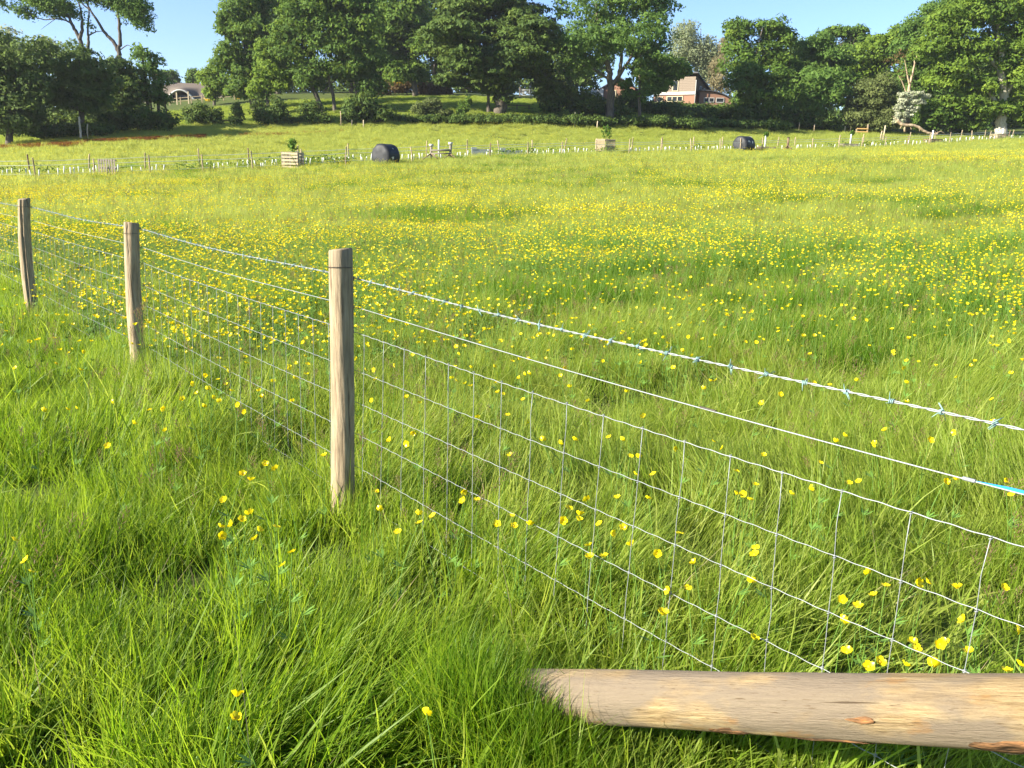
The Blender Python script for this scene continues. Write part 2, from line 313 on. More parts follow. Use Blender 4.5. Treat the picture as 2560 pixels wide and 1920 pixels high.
def wedge(r0, r1, n, half=R(42)):
    r = np.sqrt(rng.random(n)*(r1*r1-r0*r0)+r0*r0); t = rng.uniform(-half, half, n); return r*np.sin(t), r*np.cos(t)
def edgeY(x, y): return np.interp(x/np.maximum(y, .1), [-.62, -.4, -.1, .2, .6], [78, 94, 103, 109, 122])
def fence_side(x, y):   # >0 beyond the near fence
    return ((x+.73)*(.774)+(y-3.37)*(.633))
FA = np.array([-.73, 3.37])
def grass_pts(r0, r1, dens, half=R(42)):
    n = int(half*(r1*r1-r0*r0)*dens); x, y = wedge(r0, r1, n, half); z = ground(x, y); return x, y, z
def grass_attr(x, y, base_h, near):
    n = len(x); big = vnoise(x, y, 3.2, 1); mid = vnoise(x, y, .75, 2); fine = vnoise(x, y, .3, 3); side = np.clip(fence_side(x, y)*1.5, -1, 1)
    h = base_h*.86*(.28+1.0*mid+.35*big+rng.random(n)*.22)
    lean = .10+.75*np.clip(mid*1.5-.45, 0, 1)+.15*rng.random(n); lean = np.minimum(lean, .85)
    if not near: lean *= .55
    beyond = y > edgeY(x, y)+2; h = np.where(beyond, h*.55, h)
    tdir = (vnoise(x, y, 1.6, 5)*2.2-1.1)*np.pi+rng.normal(0, .35, n)
    d = np.hypot(x, y)
    patch = vnoise(x, y, 7, 7); p2 = vnoise(x, y, 22, 8)
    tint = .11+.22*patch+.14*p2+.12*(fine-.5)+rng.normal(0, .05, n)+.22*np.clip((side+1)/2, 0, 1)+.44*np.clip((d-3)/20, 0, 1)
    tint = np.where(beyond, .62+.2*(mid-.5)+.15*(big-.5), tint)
    return h, lean, tdir, tint
def do_grass(name, protos, r0, r1, dens, bh, label, near, half=R(42), tshift=0):
    x, y, z = grass_pts(r0, r1, dens, half); h, lean, td, ti = grass_attr(x, y, bh, near)
    hol = vnoise(x, y, .45, 12); keep = (hol > .30)|(rng.random(len(x)) < .18)
    x, y, z, h, lean, td, ti = [q[keep] for q in (x, y, z, h, lean, td, ti)]; n = len(x)
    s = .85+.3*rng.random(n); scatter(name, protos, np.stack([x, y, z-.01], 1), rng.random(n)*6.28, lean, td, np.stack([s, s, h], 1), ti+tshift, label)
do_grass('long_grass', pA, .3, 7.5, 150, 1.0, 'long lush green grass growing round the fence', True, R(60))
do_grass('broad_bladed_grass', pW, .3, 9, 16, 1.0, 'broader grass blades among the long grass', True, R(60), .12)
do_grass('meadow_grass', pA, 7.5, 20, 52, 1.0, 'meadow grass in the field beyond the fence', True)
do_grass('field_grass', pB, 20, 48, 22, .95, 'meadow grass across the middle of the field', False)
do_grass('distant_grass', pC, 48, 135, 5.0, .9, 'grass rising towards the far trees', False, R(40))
M_straw = grass_mat('dry_straw', [(0, (.30, .24, .12)), (1, (.46, .38, .20))], [(0, (.30, .24, .10)), (1, (.4, .33, .16))])
pD = [blades('straw_wisp', 5, .10, .30, .0040, 5, .9, M_straw, .9, .1, np.random.default_rng(60+i)) for i in range(3)]
pL = [blades('weed_leaf_clump', 12, .06, .13, .026, 4, 1.0, M_grass, .8, 0, np.random.default_rng(70+i)) for i in range(3)]
def tussocks():
    n = 330; x, y = wedge(7, 70, n); k = vnoise(x, y, 6, 31) > .42; x, y = x[k], y[k]; X_, Y_ = [], []
    for a, b in list(zip(x, y))+[(1.9, 11.6), (2.4, 11.9), (2.9, 11.7), (.3, 9.4), (-7.5, 17)]:
        r_ = rng.uniform(.25, .8); m_ = int(60*r_*r_)+6; X_.append(a+rng.normal(0, r_*1.3, m_)); Y_.append(b+rng.normal(0, r_*.6, m_))
    x, y = np.concatenate(X_), np.concatenate(Y_); n = len(x); z = ground(x, y); h = rng.uniform(1.0, 1.5, n)
    scatter('tussock_grass', pB, np.stack([x, y, z], 1), rng.random(n)*6.28, .1+.25*rng.random(n), rng.random(n)*6.28, np.stack([h*0+.8, h*0+.8, h], 1), .02+.16*rng.random(n), 'darker taller tussocks scattered over the meadow')
tussocks()
do_grass('dry_straw', pD, .5, 14, 5, 1.0, 'dry straw blades among the green grass', True)
do_grass('low_weeds', pL, .5, 9, 5, 1.5, 'low broad-leaved weeds among the grass', True, R(42), -.05)
def do_stalks(name, protos, r0, r1, dens, label, sc=1.0):
    n = int(R(42)*(r1*r1-r0*r0)*dens); x, y = wedge(r0, r1, n); k = (vnoise(x, y, 2.5, 9)+.25*(fence_side(x, y) > 0)+rng.random(n)*.4) > .62
    x, y = x[k], y[k]; z = ground(x, y); n = len(x); s = sc*(.75+.4*rng.random(n))
    scatter(name, protos, np.stack([x, y, z], 1), rng.random(n)*6.28, .1+.25*rng.random(n), rng.random(n)*6.28, np.stack([s, s, s], 1), .15+.4*vnoise(x, y, 4, 4)+.25*rng.random(n), label)
do_stalks('seed_heads', pS, 2.5, 22, 5, 'flowering grass stalks with brown seed heads')
do_stalks('distant_seed_heads', pS, 22, 60, 2.2, 'seed heads over the distant meadow', 1.15)
def log_grass():
    A = atd(2560, 1782, 1.50); B = atd(1470, 1742, 2.16); d = (A-B)/np.linalg.norm(A-B); n = 150; t = rng.uniform(-.4, .22, n); q = B+d*t[:, None]; off = rng.uniform(.07, .22, n); dn = np.array([-.62, -.78])
    x = q[:, 0]+dn[0]*off; y = q[:, 1]+dn[1]*off; z = ground(x, y); h = rng.uniform(.6, 1.0, n)*np.interp(t, [-.4, -.1, .22], [1.15, 1.0, .5])
    scatter('grass_at_log_end', pA, np.stack([x, y, z], 1), rng.random(n)*6.28, .05+.35*rng.random(n), rng.normal(.6, .8, n), np.stack([h*0+1, h*0+1, h], 1), .12+.25*rng.random(n), 'long grass hiding the lower end of the strut log')
log_grass()
# red sorrel streaks on the far left of the upper field
sp = []
for (a, b, wdt, nn) in [((-30, 376), (250, 364), 3.2, 1700), ((210, 361), (520, 346), 2.0, 1300), ((560, 345), (860, 335), 2.5, 260)]:
    ya, yb = 70, 82
    for q in range(nn):
        t = rng.random(); px = a[0]+(b[0]-a[0])*t; py = a[1]+(b[1]-a[1])*t
        g0 = None
        for Y in np.arange(58, 104, 1.0):
            pass
        sp.append((px, py+rng.normal(0, 1.0)*wdt*.6))
sp = np.array(sp)
Ys = np.arange(56, 108, .5)
def hit(px, py):
    """where the photograph's pixel meets the upper field"""
    D = cF[None]+cR[None]*((px-1280)/FPX)[:, None]-cU[None]*((py-960)/FPX)[:, None]; best = np.full(len(px), np.nan); prev = None
    for Y in Ys:
        Pt = cO+D*(Y/D[:, 1])[:, None]; e = Pt[:, 2]-ground(Pt[:, 0], Pt[:, 1])
        if prev is not None:
            c = (prev > 0)&(e <= 0)&np.isnan(best); best[c] = Y
        prev = e
    ok = ~np.isnan(best); return (cO+D*(best/D[:, 1])[:, None])[ok]
H = hit(sp[:, 0], sp[:, 1]); H = H[vnoise(H[:, 0], H[:, 1], 1.5, 3) > .25]; n = len(H)
if n:
    H[:, 2] = ground(H[:, 0], H[:, 1]); s = np.full(n, .85)
    scatter('red_sorrel', pR, H, rng.random(n)*6.28, .1+.2*rng.random(n), rng.random(n)*6.28, np.stack([s*2, s*2, s], 1), .3+.5*rng.random(n), 'rusty red sorrel streaks in the upper field')

# ------------------------------------------------------------------ buttercups
def petalVF(k, Rr=.0145, cup=.5):
    a0 = k*2*math.pi/5; V = []
    for i, t in enumerate((.06, .4, .78, 1.0)):
        for w in (-1, 0, 1):
            hw = {0: .35, 1: .66, 2: .64, 3: .34}[i]; a = a0+w*hw
            rr = Rr*t*(1-.05*abs(w) if i == 3 else 1); V.append((rr*math.cos(a), rr*math.sin(a), Rr*cup*(t**1.8)*(1+.12*abs(w))+.0006*w))
    return np.array(V), [[3*i+j, 3*i+j+1, 3*i+j+4, 3*i+j+3] for i in range(3) for j in range(2)]
def domeVF(r, h, m=7):
    V = [(r*math.cos(a), r*math.sin(a), 0) for a in np.arange(m)*2*math.pi/m]+[(r*.6*math.cos(a), r*.6*math.sin(a), h*.75) for a in np.arange(m)*2*math.pi/m]+[(0, 0, h)]
    return np.array(V), [[i, (i+1) % m, m+(i+1) % m, m+i] for i in range(m)]+[[m+i, m+(i+1) % m, 2*m] for i in range(m)]
petal_me = [mesh('petal', *petalVF(0, cup=c), [M_petal], True) for c in (.35, .55, .8)]
cv, cf = domeVF(.0042, .0038); centre_me = mesh('flower_centre', cv+[0, 0, .0006], cf, [M_centre], True)
def stemP(h, r):
    a = r.random()*6.28; b = r.uniform(.05, .25); return [np.array([math.cos(a)*b*h*t*t, math.sin(a)*b*h*t*t, h*t]) for t in (0, .3, .6, .85, 1)]
stems = []
for i in range(8):
    P = stemP(.40, rb); parts = [tubeVF(P, [.0019, .0017, .0015, .0012, .0011], 4, False)]
    for q in range(rb.integers(1, 3)):      # side shoots with buds
        b = P[1+q]; a = rb.random()*6.28; e = b+np.array([math.cos(a)*.05, math.sin(a)*.05, .11]); parts.append(tubeVF([b, (b+e)/2+[0, 0, .01], e], .0008, 3, False)); v, f = domeVF(.003, .004, 5); parts.append((v+e, f))
        for s in (-1, 0, 1):
            d = np.array([math.cos(a+s*.6), math.sin(a+s*.6), .5])*.045; sd = np.array([-d[1], d[0], 0])*.12; parts.append((np.array([b, b+d*.5+sd, b+d, b+d*.5-sd]), [[0, 1, 2, 3]]))
    V, F = join(parts); stems.append((mesh('stem', V, F, [M_stem], True), P[-1]))
def head_joined(cup, m=5):
    ps = [petalVF(k, cup=cup) for k in range(5)]; V, F = join(ps); nf = len(F); V2, F2 = join([(V, F), (cv, cf)]); return V2, F2, [0]*nf+[1]*len(cf)
protoF, protoN = [], []
for i in range(6):
    V, F, mi = head_joined((.35, .6, .85)[i % 3]); Pm = stems[i][1]; t = rb.uniform(0, 1.0); Rm = np.array(Euler((t*math.cos(i), t*math.sin(i*2), i)).to_matrix()); V = V@Rm.T+Pm
    sm = stems[i][0]; sv = np.zeros(len(sm.vertices)*3); sm.vertices.foreach_get('co', sv); sf = [list(p.vertices) for p in sm.polygons]
    V2, F2 = join([(V, F), (sv.reshape(-1, 3), sf)]); protoN.append(bpy.data.objects.new('buttercup_plant', mesh('buttercup_plant', V2, F2, [M_petal, M_centre, M_stem], True, mi+[2]*len(sf))))
    v8 = [(.0155*math.cos(a), .0155*math.sin(a), .013) for a in np.arange(5)*2*math.pi/5]+[(0, 0, 0)]
    v8 = np.array(v8)@Rm.T+[0, 0, .4]; protoF.append(bpy.data.objects.new('far_buttercup', mesh('far_buttercup', np.concatenate([v8, [[-.0008, 0, 0], [.0008, 0, 0], [0, 0, .4]]]), [[0, 1, 5], [1, 2, 5], [2, 3, 5], [3, 4, 5], [4, 0, 5], [6, 7, 8]], [M_petal, M_stem], False, [0]*5+[1])))
def but_density(x, y):
    d = np.hypot(x, y); s = fence_side(x, y)
    c = vnoise(x, y, 1.1, 21); b = vnoise(x, y, 5.0, 22); e = vnoise(x, y, 14, 23)
    q = np.clip(c*1.5-.45, 0, 1)*.9+.28
    q = q*(.3+1.25*np.clip(b*1.9-.55, 0, 1))
    band = np.interp(d, [3, 5, 6.5, 9, 13, 20, 30, 45, 60, 90], [.12, 1.2, 2.8, 3.2, 2.2, 1.5, .8, .5, .38, .3])
    band = band*np.where(s < 0, .12, 1)*np.where(s < .8, .5, 1)
    az = x/np.maximum(y, .1); band = band*np.interp(az, [-.6, -.2, .25, .45, .65], [1.8, 1.6, 1.0, .75, .7])*np.where((d > 50)&(az > .4), 3.0, 1)*np.where((d > 44)&(az < -.2)&(d < 58), 2.6, 1)
    return q*band*(.4+1.2*e)
R0 = 5.7
def do_but(name, protos, r0, r1, peak, label, sc=1):
    n = int(R(40)*(r1*r1-r0*r0)*peak); x, y = wedge(r0, r1, n, R(40)); k = (rng.random(n) < but_density(x, y)/3.0)&(y < edgeY(x, y)-1); x, y = x[k], y[k]; z = ground(x, y); n = len(x); s = sc*(.75+.4*rng.random(n))
    scatter(name, protos, np.stack([x, y, z+.0], 1), rng.random(n)*6.28, .35*rng.random(n), rng.random(n)*6.28, np.stack([s, s, s], 1), rng.random(n), label)
do_but('buttercups', protoN, R0, 18, 170, 'yellow buttercups spread through the meadow')
do_but('field_buttercups', protoF, 18, 60, 110, 'yellow buttercups across the middle of the field', 1.15)
do_but('distant_buttercups', protoF, 60, 112, 60, 'yellow haze of buttercups in the upper field', 1.3)
FL = """55,1211 69,1236 31,1167 94,886 289,916 233,964 358,931 323,886 349,882 573,1002 524,1025 542,1038 596,1013 485,1082 477,1139 502,1133 522,1123 540,1111 559,1147 550,1165 597,1139 478,1157 631,1193 611,1221 512,1505 508,1551
819,1100 859,1150 812,1062 905,1112 905,1130 935,1115 1001,1061 1001,1083 1030,1080 1073,1132 1105,1115 1110,1137 1145,1134 1216,1124 1250,1124 1252,1113 1272,1179 1274,1206 1305,1203 1228,1098 1268,1079 1295,1132 1320,1152 1333,1076 1364,1178 1345,1142
1420,1194 1400,1077 1372,1025 1411,1025 1466,1153 1500,1217 1590,1068 1606,1067 1631,1048 1621,1080 1590,1018 1632,1185 1630,1198 1443,1276 1485,1271 1432,1328 1624,1258 1628,1380 1878,1237 1912,1266 1887,1287 1853,1311 1820,1297 1820,1340 1830,1409 1877,1440 1900,1430
1978,1400 1972,1390 2031,1392 2040,1390 2015,1437 1957,1438 2082,1341 2092,1410 2175,1450 2168,1270 2003,1258 1979,1258 2205,1360 2204,1437 2068,1271 2066,1037 2041,1041 1889,957 1884,962 1772,1000 1805,955 1649,985 1560,968 1361,986 1380,989 1458,969 1102,984 1096,897
1032,901 1173,950 1209,958 1241,951 877,860 843,952 879,958 990,765 1071,827 1075,848 1343,950 921,1540 1833,1045 1855,1040 413,829 449,841 460,859 475,867 491,801 489,831 590,823 621,799 515,875 395,862 440,878 487,795 180,760 130,757
175,800 33,795 147,885 165,883 240,868 530,890 566,858 560,845 632,868 445,810 470,820 500,845 425,850 700,985 770,775 790,800 812,820 850,790"""
flowers = []
for t in FL.split():
    a, b = [float(v)*2560/2212 for v in t.split(',')]; p = atz(a, b, .40)
    if math.hypot(p[0], p[1]) < 9: flowers.append((p[0], p[1], .40, a, b))
k = 0
while len(flowers) < 292 and k < 20000:
    k += 1; x, y = wedge(3.0, R0+.3, 1, R(34)); x, y = float(x[0]), float(y[0])
    if fence_side(x, y) > .1 and rng.random() < min(1, float(but_density(np.array([x]), np.array([y]))[0])*.35+.04): flowers.append((x, y, .36+.1*rng.random(), None, None))
special = {(512, 1505): 'upper of the two lone buttercups in the foreground grass, nearest the viewer', (508, 1551): 'lower of the two lone buttercups in the foreground grass, nearest the viewer',
           (55, 1211): 'larger open buttercup near the left edge of the foreground grass', (69, 1236): 'buttercup turned sideways just below the larger one at the left edge', (31, 1167): 'small buttercup above the pair at the left edge',
           (921, 1540): 'single buttercup low in the grass left of the log end', (1628, 1380): 'round buttercup hanging on a netting upright just above the log', (573, 1002): 'topmost of the loose cluster of buttercups left of the nearest post'}
for (x, y, h, a, b) in flowers:
    lab = 'yellow buttercup in flower in the meadow beyond the netting'; grp = 'buttercups beyond the netting fence'
    if fence_side(x, y) < 0: lab = 'yellow buttercup in the long grass on the near side of the fence'; grp = 'buttercups on the near side of the fence'
    pz = np.array([x, y, h if a is not None else h+gz(x, y)])-cO; fx = 1280+FPX*(pz@cR)/(pz@cF); fy = 960-FPX*(pz@cU)/(pz@cF)
    if fence_side(x, y) >= 0:
        side_ = 'left' if fx < 855 else 'right'; yb = np.interp(fx, [85, 335, 855, 1280, 1782, 2560], [515, 575, 690, 790, 905, 1070]); yl = np.interp(fx, [85, 335, 855, 1280, 1782, 2560], [548, 630, 765, 870, 1022, 1224]); yt = np.interp(fx, [85, 335, 900, 1342, 1794, 2560], [600, 680, 842, 993, 1123, 1362])
        if fy < yb: w_ = 'seen above the barbed wire'
        elif fy < yl: w_ = 'seen between the barbed wire and the plain wire'
        elif fy < yt: w_ = 'seen between the plain wire and the netting top'
        elif fy > 1440 and fx > 1900: w_ = 'seen low through the netting just above the log'
        else: w_ = 'seen through the wire netting'
        lab = f'yellow buttercup {w_}, {side_} of the nearest post'; grp = f'buttercups {w_}, {side_} of the nearest post'
    elif fx < 855: lab, grp = ('yellow buttercup in the long grass on the near side, left of the nearest post', 'buttercups on the near side, left of the nearest post')
    if a is not None:
        q = (round(a*2212/2560), round(b*2212/2560))
        if q in special: lab = special[q]
    z = gz(x, y); i = random.randrange(8); me, top = stems[i]; s = random.uniform(.85, 1.1); hs = (h-z if a is not None else h)/.40
    yaw = random.random()*6.28; cx, sx = math.cos(yaw), math.sin(yaw)
    off = (cx*top[0]-sx*top[1], sx*top[0]+cx*top[1]) if a is not None else (0, 0)
    t = thing('buttercup', lab, 'flower', (x-off[0], y-off[1], z), yaw, grp)
    link('stem', me, t, scl=(1, 1, hs)); cup = random.randrange(3); rx, ry = random.gauss(0, .6), random.gauss(0, .6)
    Rm = Euler((rx, ry, random.random()*6)).to_matrix(); loc = (top[0], top[1], top[2]*hs)
    for k in range(5):
        link('petal', petal_me[cup], t, loc, (Rm@Matrix.Rotation(k*2*math.pi/5+random.gauss(0, .06), 3, 'Z')).to_euler(), (s, s, s))
    link('flower_centre', centre_me, t, loc, Rm.to_euler(), (s, s, s))

exec_far = True
# ------------------------------------------------------------------ near fence
def postVF(h, r, bend=(0, 0), lean=(0, 0), split=None, seed=0, seg=40, taper=.95):
    q = np.random.default_rng(seed); zs = np.concatenate([np.linspace(-.25, h-.006, 26), [h]]); th = np.arange(seg)*2*np.pi/seg; V = []
    ph = q.random(6)*6.28
    for i, z in enumerate(zs):
        t = max(0, z/h); cx = lean[0]*t+bend[0]*math.sin(math.pi*t); cyy = lean[1]*t+bend[1]*math.sin(math.pi*t)
        rr = r*(1+(taper-1)*t)*(1+.035*np.sin(2*th+ph[0]+z*1.3)+.02*np.sin(5*th+ph[1]+z*3)+.014*np.sin(9*th+ph[2]-z*5)+.012*np.sin(z*14+ph[3]))
        if split: 
            c = split[0]+.25*math.sin(z*3); d = (th-c+np.pi) % (2*np.pi)-np.pi; rr = rr*(1-split[1]*np.exp(-(d/.085)**2)*(1 if t > split[2] else 0))
        if i == len(zs)-1: rr = rr*.95
        V.append(np.stack([cx+rr*np.cos(th), cyy+rr*np.sin(th), np.full(seg, z)+(.006*np.sin(th+ph[4]) if i >= len(zs)-2 else 0)], 1))
    F = [[i*seg+j, i*seg+(j+1) % seg, (i+1)*seg+(j+1) % seg, (i+1)*seg+j] for i in range(len(zs)-1) for j in range(seg)]+[list(range((len(zs)-1)*seg, len(zs)*seg))]
    return np.concatenate(V), F
fence = thing('wire_fence', 'stock netting fence with barbed top wire crossing the foreground', 'fence')
posts = [(855, 1290, 622, .052, dict(bend=(.004, 0), split=(2.2, .10, 0), seed=1)), (350, 945, 556, .052, dict(bend=(-.012, 0), split=(4.6, .25, .82), seed=2)), (85, 790, 497, .055, dict(bend=(-.03, 0), lean=(-.03, 0), split=(4.75, .42, 0), seed=3))]
PB = []
for i, (px, pb, pt, r, kw) in enumerate(posts):
    b = atz(px, pb, .03); x, y = b[0], b[1]; top = aty((852, 328, 60)[i], pt, y); z = gz(x, y); h = top[2]-z
    kw = dict(kw); lx = top[0]-x; kw['lean'] = (lx, 0)
    p = link('fence_post', mesh('fence_post', *postVF(h, r, **kw), [M_post], True), fence, (x, y, z)); PB.append((x, y, z, h, r, lx))
    p['label'] = ['straight round fence post nearest the viewer', 'fence post with a knot near its foot, middle of the three', 'bent fence post with a long dark split, leftmost'][i]
    P = [np.array([(r+.003)*math.cos(a), (r+.003)*math.sin(a), h-.075-.006*math.sin(a)]) for a in np.linspace(.4, 5.9, 24)]; P = [q+np.array([lx*.94, 0, 0]) for q in P]
    link('wire_loop', mesh('wire_loop', *tubeVF(P, .0013, 5), [M_dkmetal], True), p)
    nv, nf = tubeVF([(-.008, 0, 0), (0, -.008, .002), (.008, 0, 0)], .0014, 5)
    for sz in (.09, ): pass
u = np.array([PB[0][0]-PB[2][0], PB[0][1]-PB[2][1]]); u /= np.linalg.norm(u); nrm = np.array([-u[1], u[0]])
if nrm[1] < 0: nrm = -nrm
S0 = np.array([1.30, 1.10]); P0 = np.array(PB[2][:2])-u*3.1
sz0 = gz(*S0); link('strainer_post', mesh('strainer_post', *postVF(1.3, .085, seed=9), [M_post], True), fence, (S0[0], S0[1], sz0))
link('fence_post', mesh('fence_post', *postVF(1.2, .052, seed=8), [M_post], True), fence, (P0[0], P0[1], gz(*P0)))
nodes = [S0]+[np.array(p[:2]) for p in PB]+[P0]; rads = [.0]+[p[4] for p in PB]+[.052]; leans = [0]+[p[5] for p in PB]+[0]
cum = [0.]
for a, b in zip(nodes[:-1], nodes[1:]): cum.append(cum[-1]+np.linalg.norm(b-a))
TOT = cum[-1]
def fpos(s, h, extra=0):
    i = max(0, min(len(nodes)-2, int(np.searchsorted(cum, s)-1))); t = (s-cum[i])/(cum[i+1]-cum[i]); a, b = nodes[i], nodes[i+1]
    xy = a+(b-a)*t; rr = rads[i]+(rads[i+1]-rads[i])*t; ln = (leans[i]+(leans[i+1]-leans[i])*t)*h/1.2; xy = xy+nrm*(rr+.002+extra)+np.array([ln, 0])
    zg = gz(*a)+(gz(*b)-gz(*a))*t; return np.array([xy[0], xy[1], zg+h-.012*math.sin(math.pi*t)-.024*max(0, 1-s/cum[1])])
HT = [.86, .70, .56, .415, .265, .115]
HS = lambda s, h: h+.02*math.sin(s*1.1+h*5)*0
def wirepath(h, ds=.03, crimp=0): 
    out = []
    for s in np.arange(0, TOT, ds):
        p = fpos(s, h); out.append(p+np.array([0, 0, crimp*math.sin(s*2*math.pi/.075)+.003*math.sin(s*1.7+h*9)]))
    return np.array(out)
# twisted barbed wire: two strands
for ph in (0, math.pi):
    out = []
    for s in np.arange(0, TOT, .008):
        p = fpos(s, 1.085); a = s*2*math.pi/.075+ph; out.append(p+np.array([nrm[0]*math.cos(a), nrm[1]*math.cos(a), math.sin(a)])*.0018+np.array([0, 0, .004*math.sin(s*2.3)]))
    link('barbed_wire_strand', mesh('barbed_wire_strand', *tubeVF(out, .0014, 5), [M_galv], True), fence)
bp = []
for k in range(2):
    P = [np.array([math.cos(a)*.0048, (a-6)*.0006+k*.0035, math.sin(a)*.0048]) for a in np.linspace(0, 12, 16)]; P = [np.array([.016, -.006+k*.003, .014])]+P+[np.array([-.015, .006, -.016+k*.03])]
    bp.append(tubeVF(P, [.0005]+[.0013]*16+[.0005], 5))
bme = mesh('barb', *join(bp), [M_barb], True); fang = math.atan2(u[1], u[0])
for i, s in enumerate(np.arange(.06, TOT-.05, .102)):
    p = fpos(s, 1.085); link('barb', bme, fence, p+np.array([0, 0, .004*math.sin(s*2.3)]), (random.uniform(-.8, .8), random.uniform(-.3, .3)+i*1.9, fang+math.pi/2))
link('line_wire', mesh('line_wire', *tubeVF(wirepath(.965, .05), .0016, 6), [M_galv], True), fence)
for j, h in enumerate(HT):
    link('horizontal_wire', mesh('horizontal_wire', *tubeVF(wirepath(h, .0125, .0011), .0014 if j == 0 else .0011, 4), [M_galv], True), fence)
kn = tubeVF([np.array([math.cos(a)*.003, math.sin(a)*.003, (a-6)*.0008]) for a in np.linspace(0, 12, 14)], .0011, 4)
for s in np.arange(.09, TOT-.1, .152):
    parts = []; off = .012*math.sin(s*5)
    P = []
    for j, h in enumerate(HT):
        p = fpos(min(TOT-.01, s+off*(j-2)*.35), h); P.append(p+np.array([0, 0, 0])); parts.append((kn[0]+p, kn[1]))
    Q = []
    for a, b in zip(P[:-1], P[1:]): Q += [a, a+(b-a)*.5+np.append(u*random.gauss(0, .002), 0)]
    Q.append(P[-1]); base = P[0]; parts.append(tubeVF(Q, .0010, 4)); V, F = join(parts); link('vertical_wire', mesh('vertical_wire', V-base, F, [M_galv], True), fence, base)
# staples on the field side, wire wrap and the blue tape on the line wire
stv, stf = tubeVF([(0, 0, -.012), (0, .008, -.010), (0, .010, 0), (0, .008, .010), (0, 0, .012)], .0017, 5); ste = mesh('staple', stv, stf, [M_dkmetal], True)
for (x, y, z, h, r, lx) in PB:
    for hh in [1.085, .965]+HT:
        q = np.array([x, y])+nrm*(r*.95)+np.array([lx*hh/h, 0]); link('staple', ste, fence, (q[0], q[1], z+hh), (0, 0, fang))
wr = []
for s0, L in ((cum[1]-.28, .06), ):
    pass
def along(h, s0, s1, rad, nm, m, n=14, seg=8, dz=0):
    P = [fpos(s, h)+np.array([0, 0, dz]) for s in np.linspace(s0, s1, n)]; return link(nm, mesh(nm, *tubeVF(P, rad, seg), [m], True), fence)
def sfrac(px, py, h):   # run position on the fence seen at this pixel
    best = min(np.arange(0, TOT, .01), key=lambda s: abs(((fpos(s, h)-cO)@cR)/((fpos(s, h)-cO)@cF)*FPX+1280-px)); return float(best)
s = sfrac(2425, 1195, .965); along(.965, s-.012, s+.012, .0042, 'wire_splice', M_galv); s2 = sfrac(2437, 1200, .965)
P = [fpos(q, .965)+np.array([0, 0, dz]) for q, dz in zip(np.linspace(s2, 0.02, 10), [0, .003, .005, .006, .007, .006, .005, .004, .003, 0])]
V = []
for p, wd in zip(P, [.001]+[.0035]*8+[.003]): V += [p+[0, 0, wd], p+[0, 0, -wd], p+[nrm[0]*.001, nrm[1]*.001, -wd], p+[nrm[0]*.001, nrm[1]*.001, wd]]
F = [[4*i+j, 4*i+(j+1) % 4, 4*i+4+(j+1) % 4, 4*i+4+j] for i in range(9) for j in range(4)]
link('blue_tape', mesh('blue_tape', V, F, [M_blue]), fence)
s = sfrac(1770, 1017, .965); along(.965, s-.025, s+.025, .0024, 'dark_tape', M_dkmetal); s = sfrac(1055, 820, .965); along(.965, s-.02, s+.02, .0024, 'dark_tape', M_dkmetal)

# ------------------------------------------------------------------ strut log
A = atd(2560, 1782, 1.50); B = atd(1470, 1742, 2.16); d = A-B; L = np.linalg.norm(d); d /= L
A2 = A+d*.30; B2 = B-d*.24; n = 90; th = np.arange(64)*2*np.pi/64; LL = np.linalg.norm(A2-B2)
ex = d; ez = np.array([0, 0, 1.])-d*d[2]; ez /= np.linalg.norm(ez); ey = np.cross(ez, ex); V = []; ql = np.random.default_rng(5); ph = ql.random(8)*6.28
for i in range(n):
    s = i/(n-1)*LL; rr = .068*(1+.02*np.sin(2*th+ph[0]+s*2)+.012*np.sin(3*th+ph[1]+s*6)+.008*np.sin(7*th+ph[2]-s*9)+.02*math.sin(s*4+ph[3])+.005*np.sin(13*th+s*25))
    for (ks, ka, kr, kw, kd) in KN if 'KN' in globals() else ((.34+.95, -1.15, .020, .30, -.006), (.34+.88, -1.0, .03, .12, .005), (.34+.30, -.9, .02, .14, .004), (.34+1.25, -1.2, .02, .15, .004)):
        dd = ((th-ka+np.pi) % (2*np.pi)-np.pi); rr = rr+kd*np.exp(-((s-ks)/kr)**2-(dd/kw)**2)
    if i in (0, n-1): rr = rr*.93
    V.append(np.stack([np.full(64, s), -rr*np.cos(th+0), rr*np.sin(th)], 1))
F = [[i*64+j, i*64+(j+1) % 64, (i+1)*64+(j+1) % 64, (i+1)*64+j] for i in range(n-1) for j in range(64)]+[list(range(64))[::-1], list(range((n-1)*64, n*64))]
lo = link('strut_log', mesh('strut_log', np.concatenate(V), F, [M_log], True)); lo.matrix_world = Matrix([[ex[0], -ey[0]*-1, ez[0], B2[0]], [ex[1], -ey[1]*-1, ez[1], B2[1]], [ex[2], -ey[2]*-1, ez[2], B2[2]], [0, 0, 0, 1]])
tag(lo, 'thick stripped log strut lying across the lower right, one end in grass', 'log')

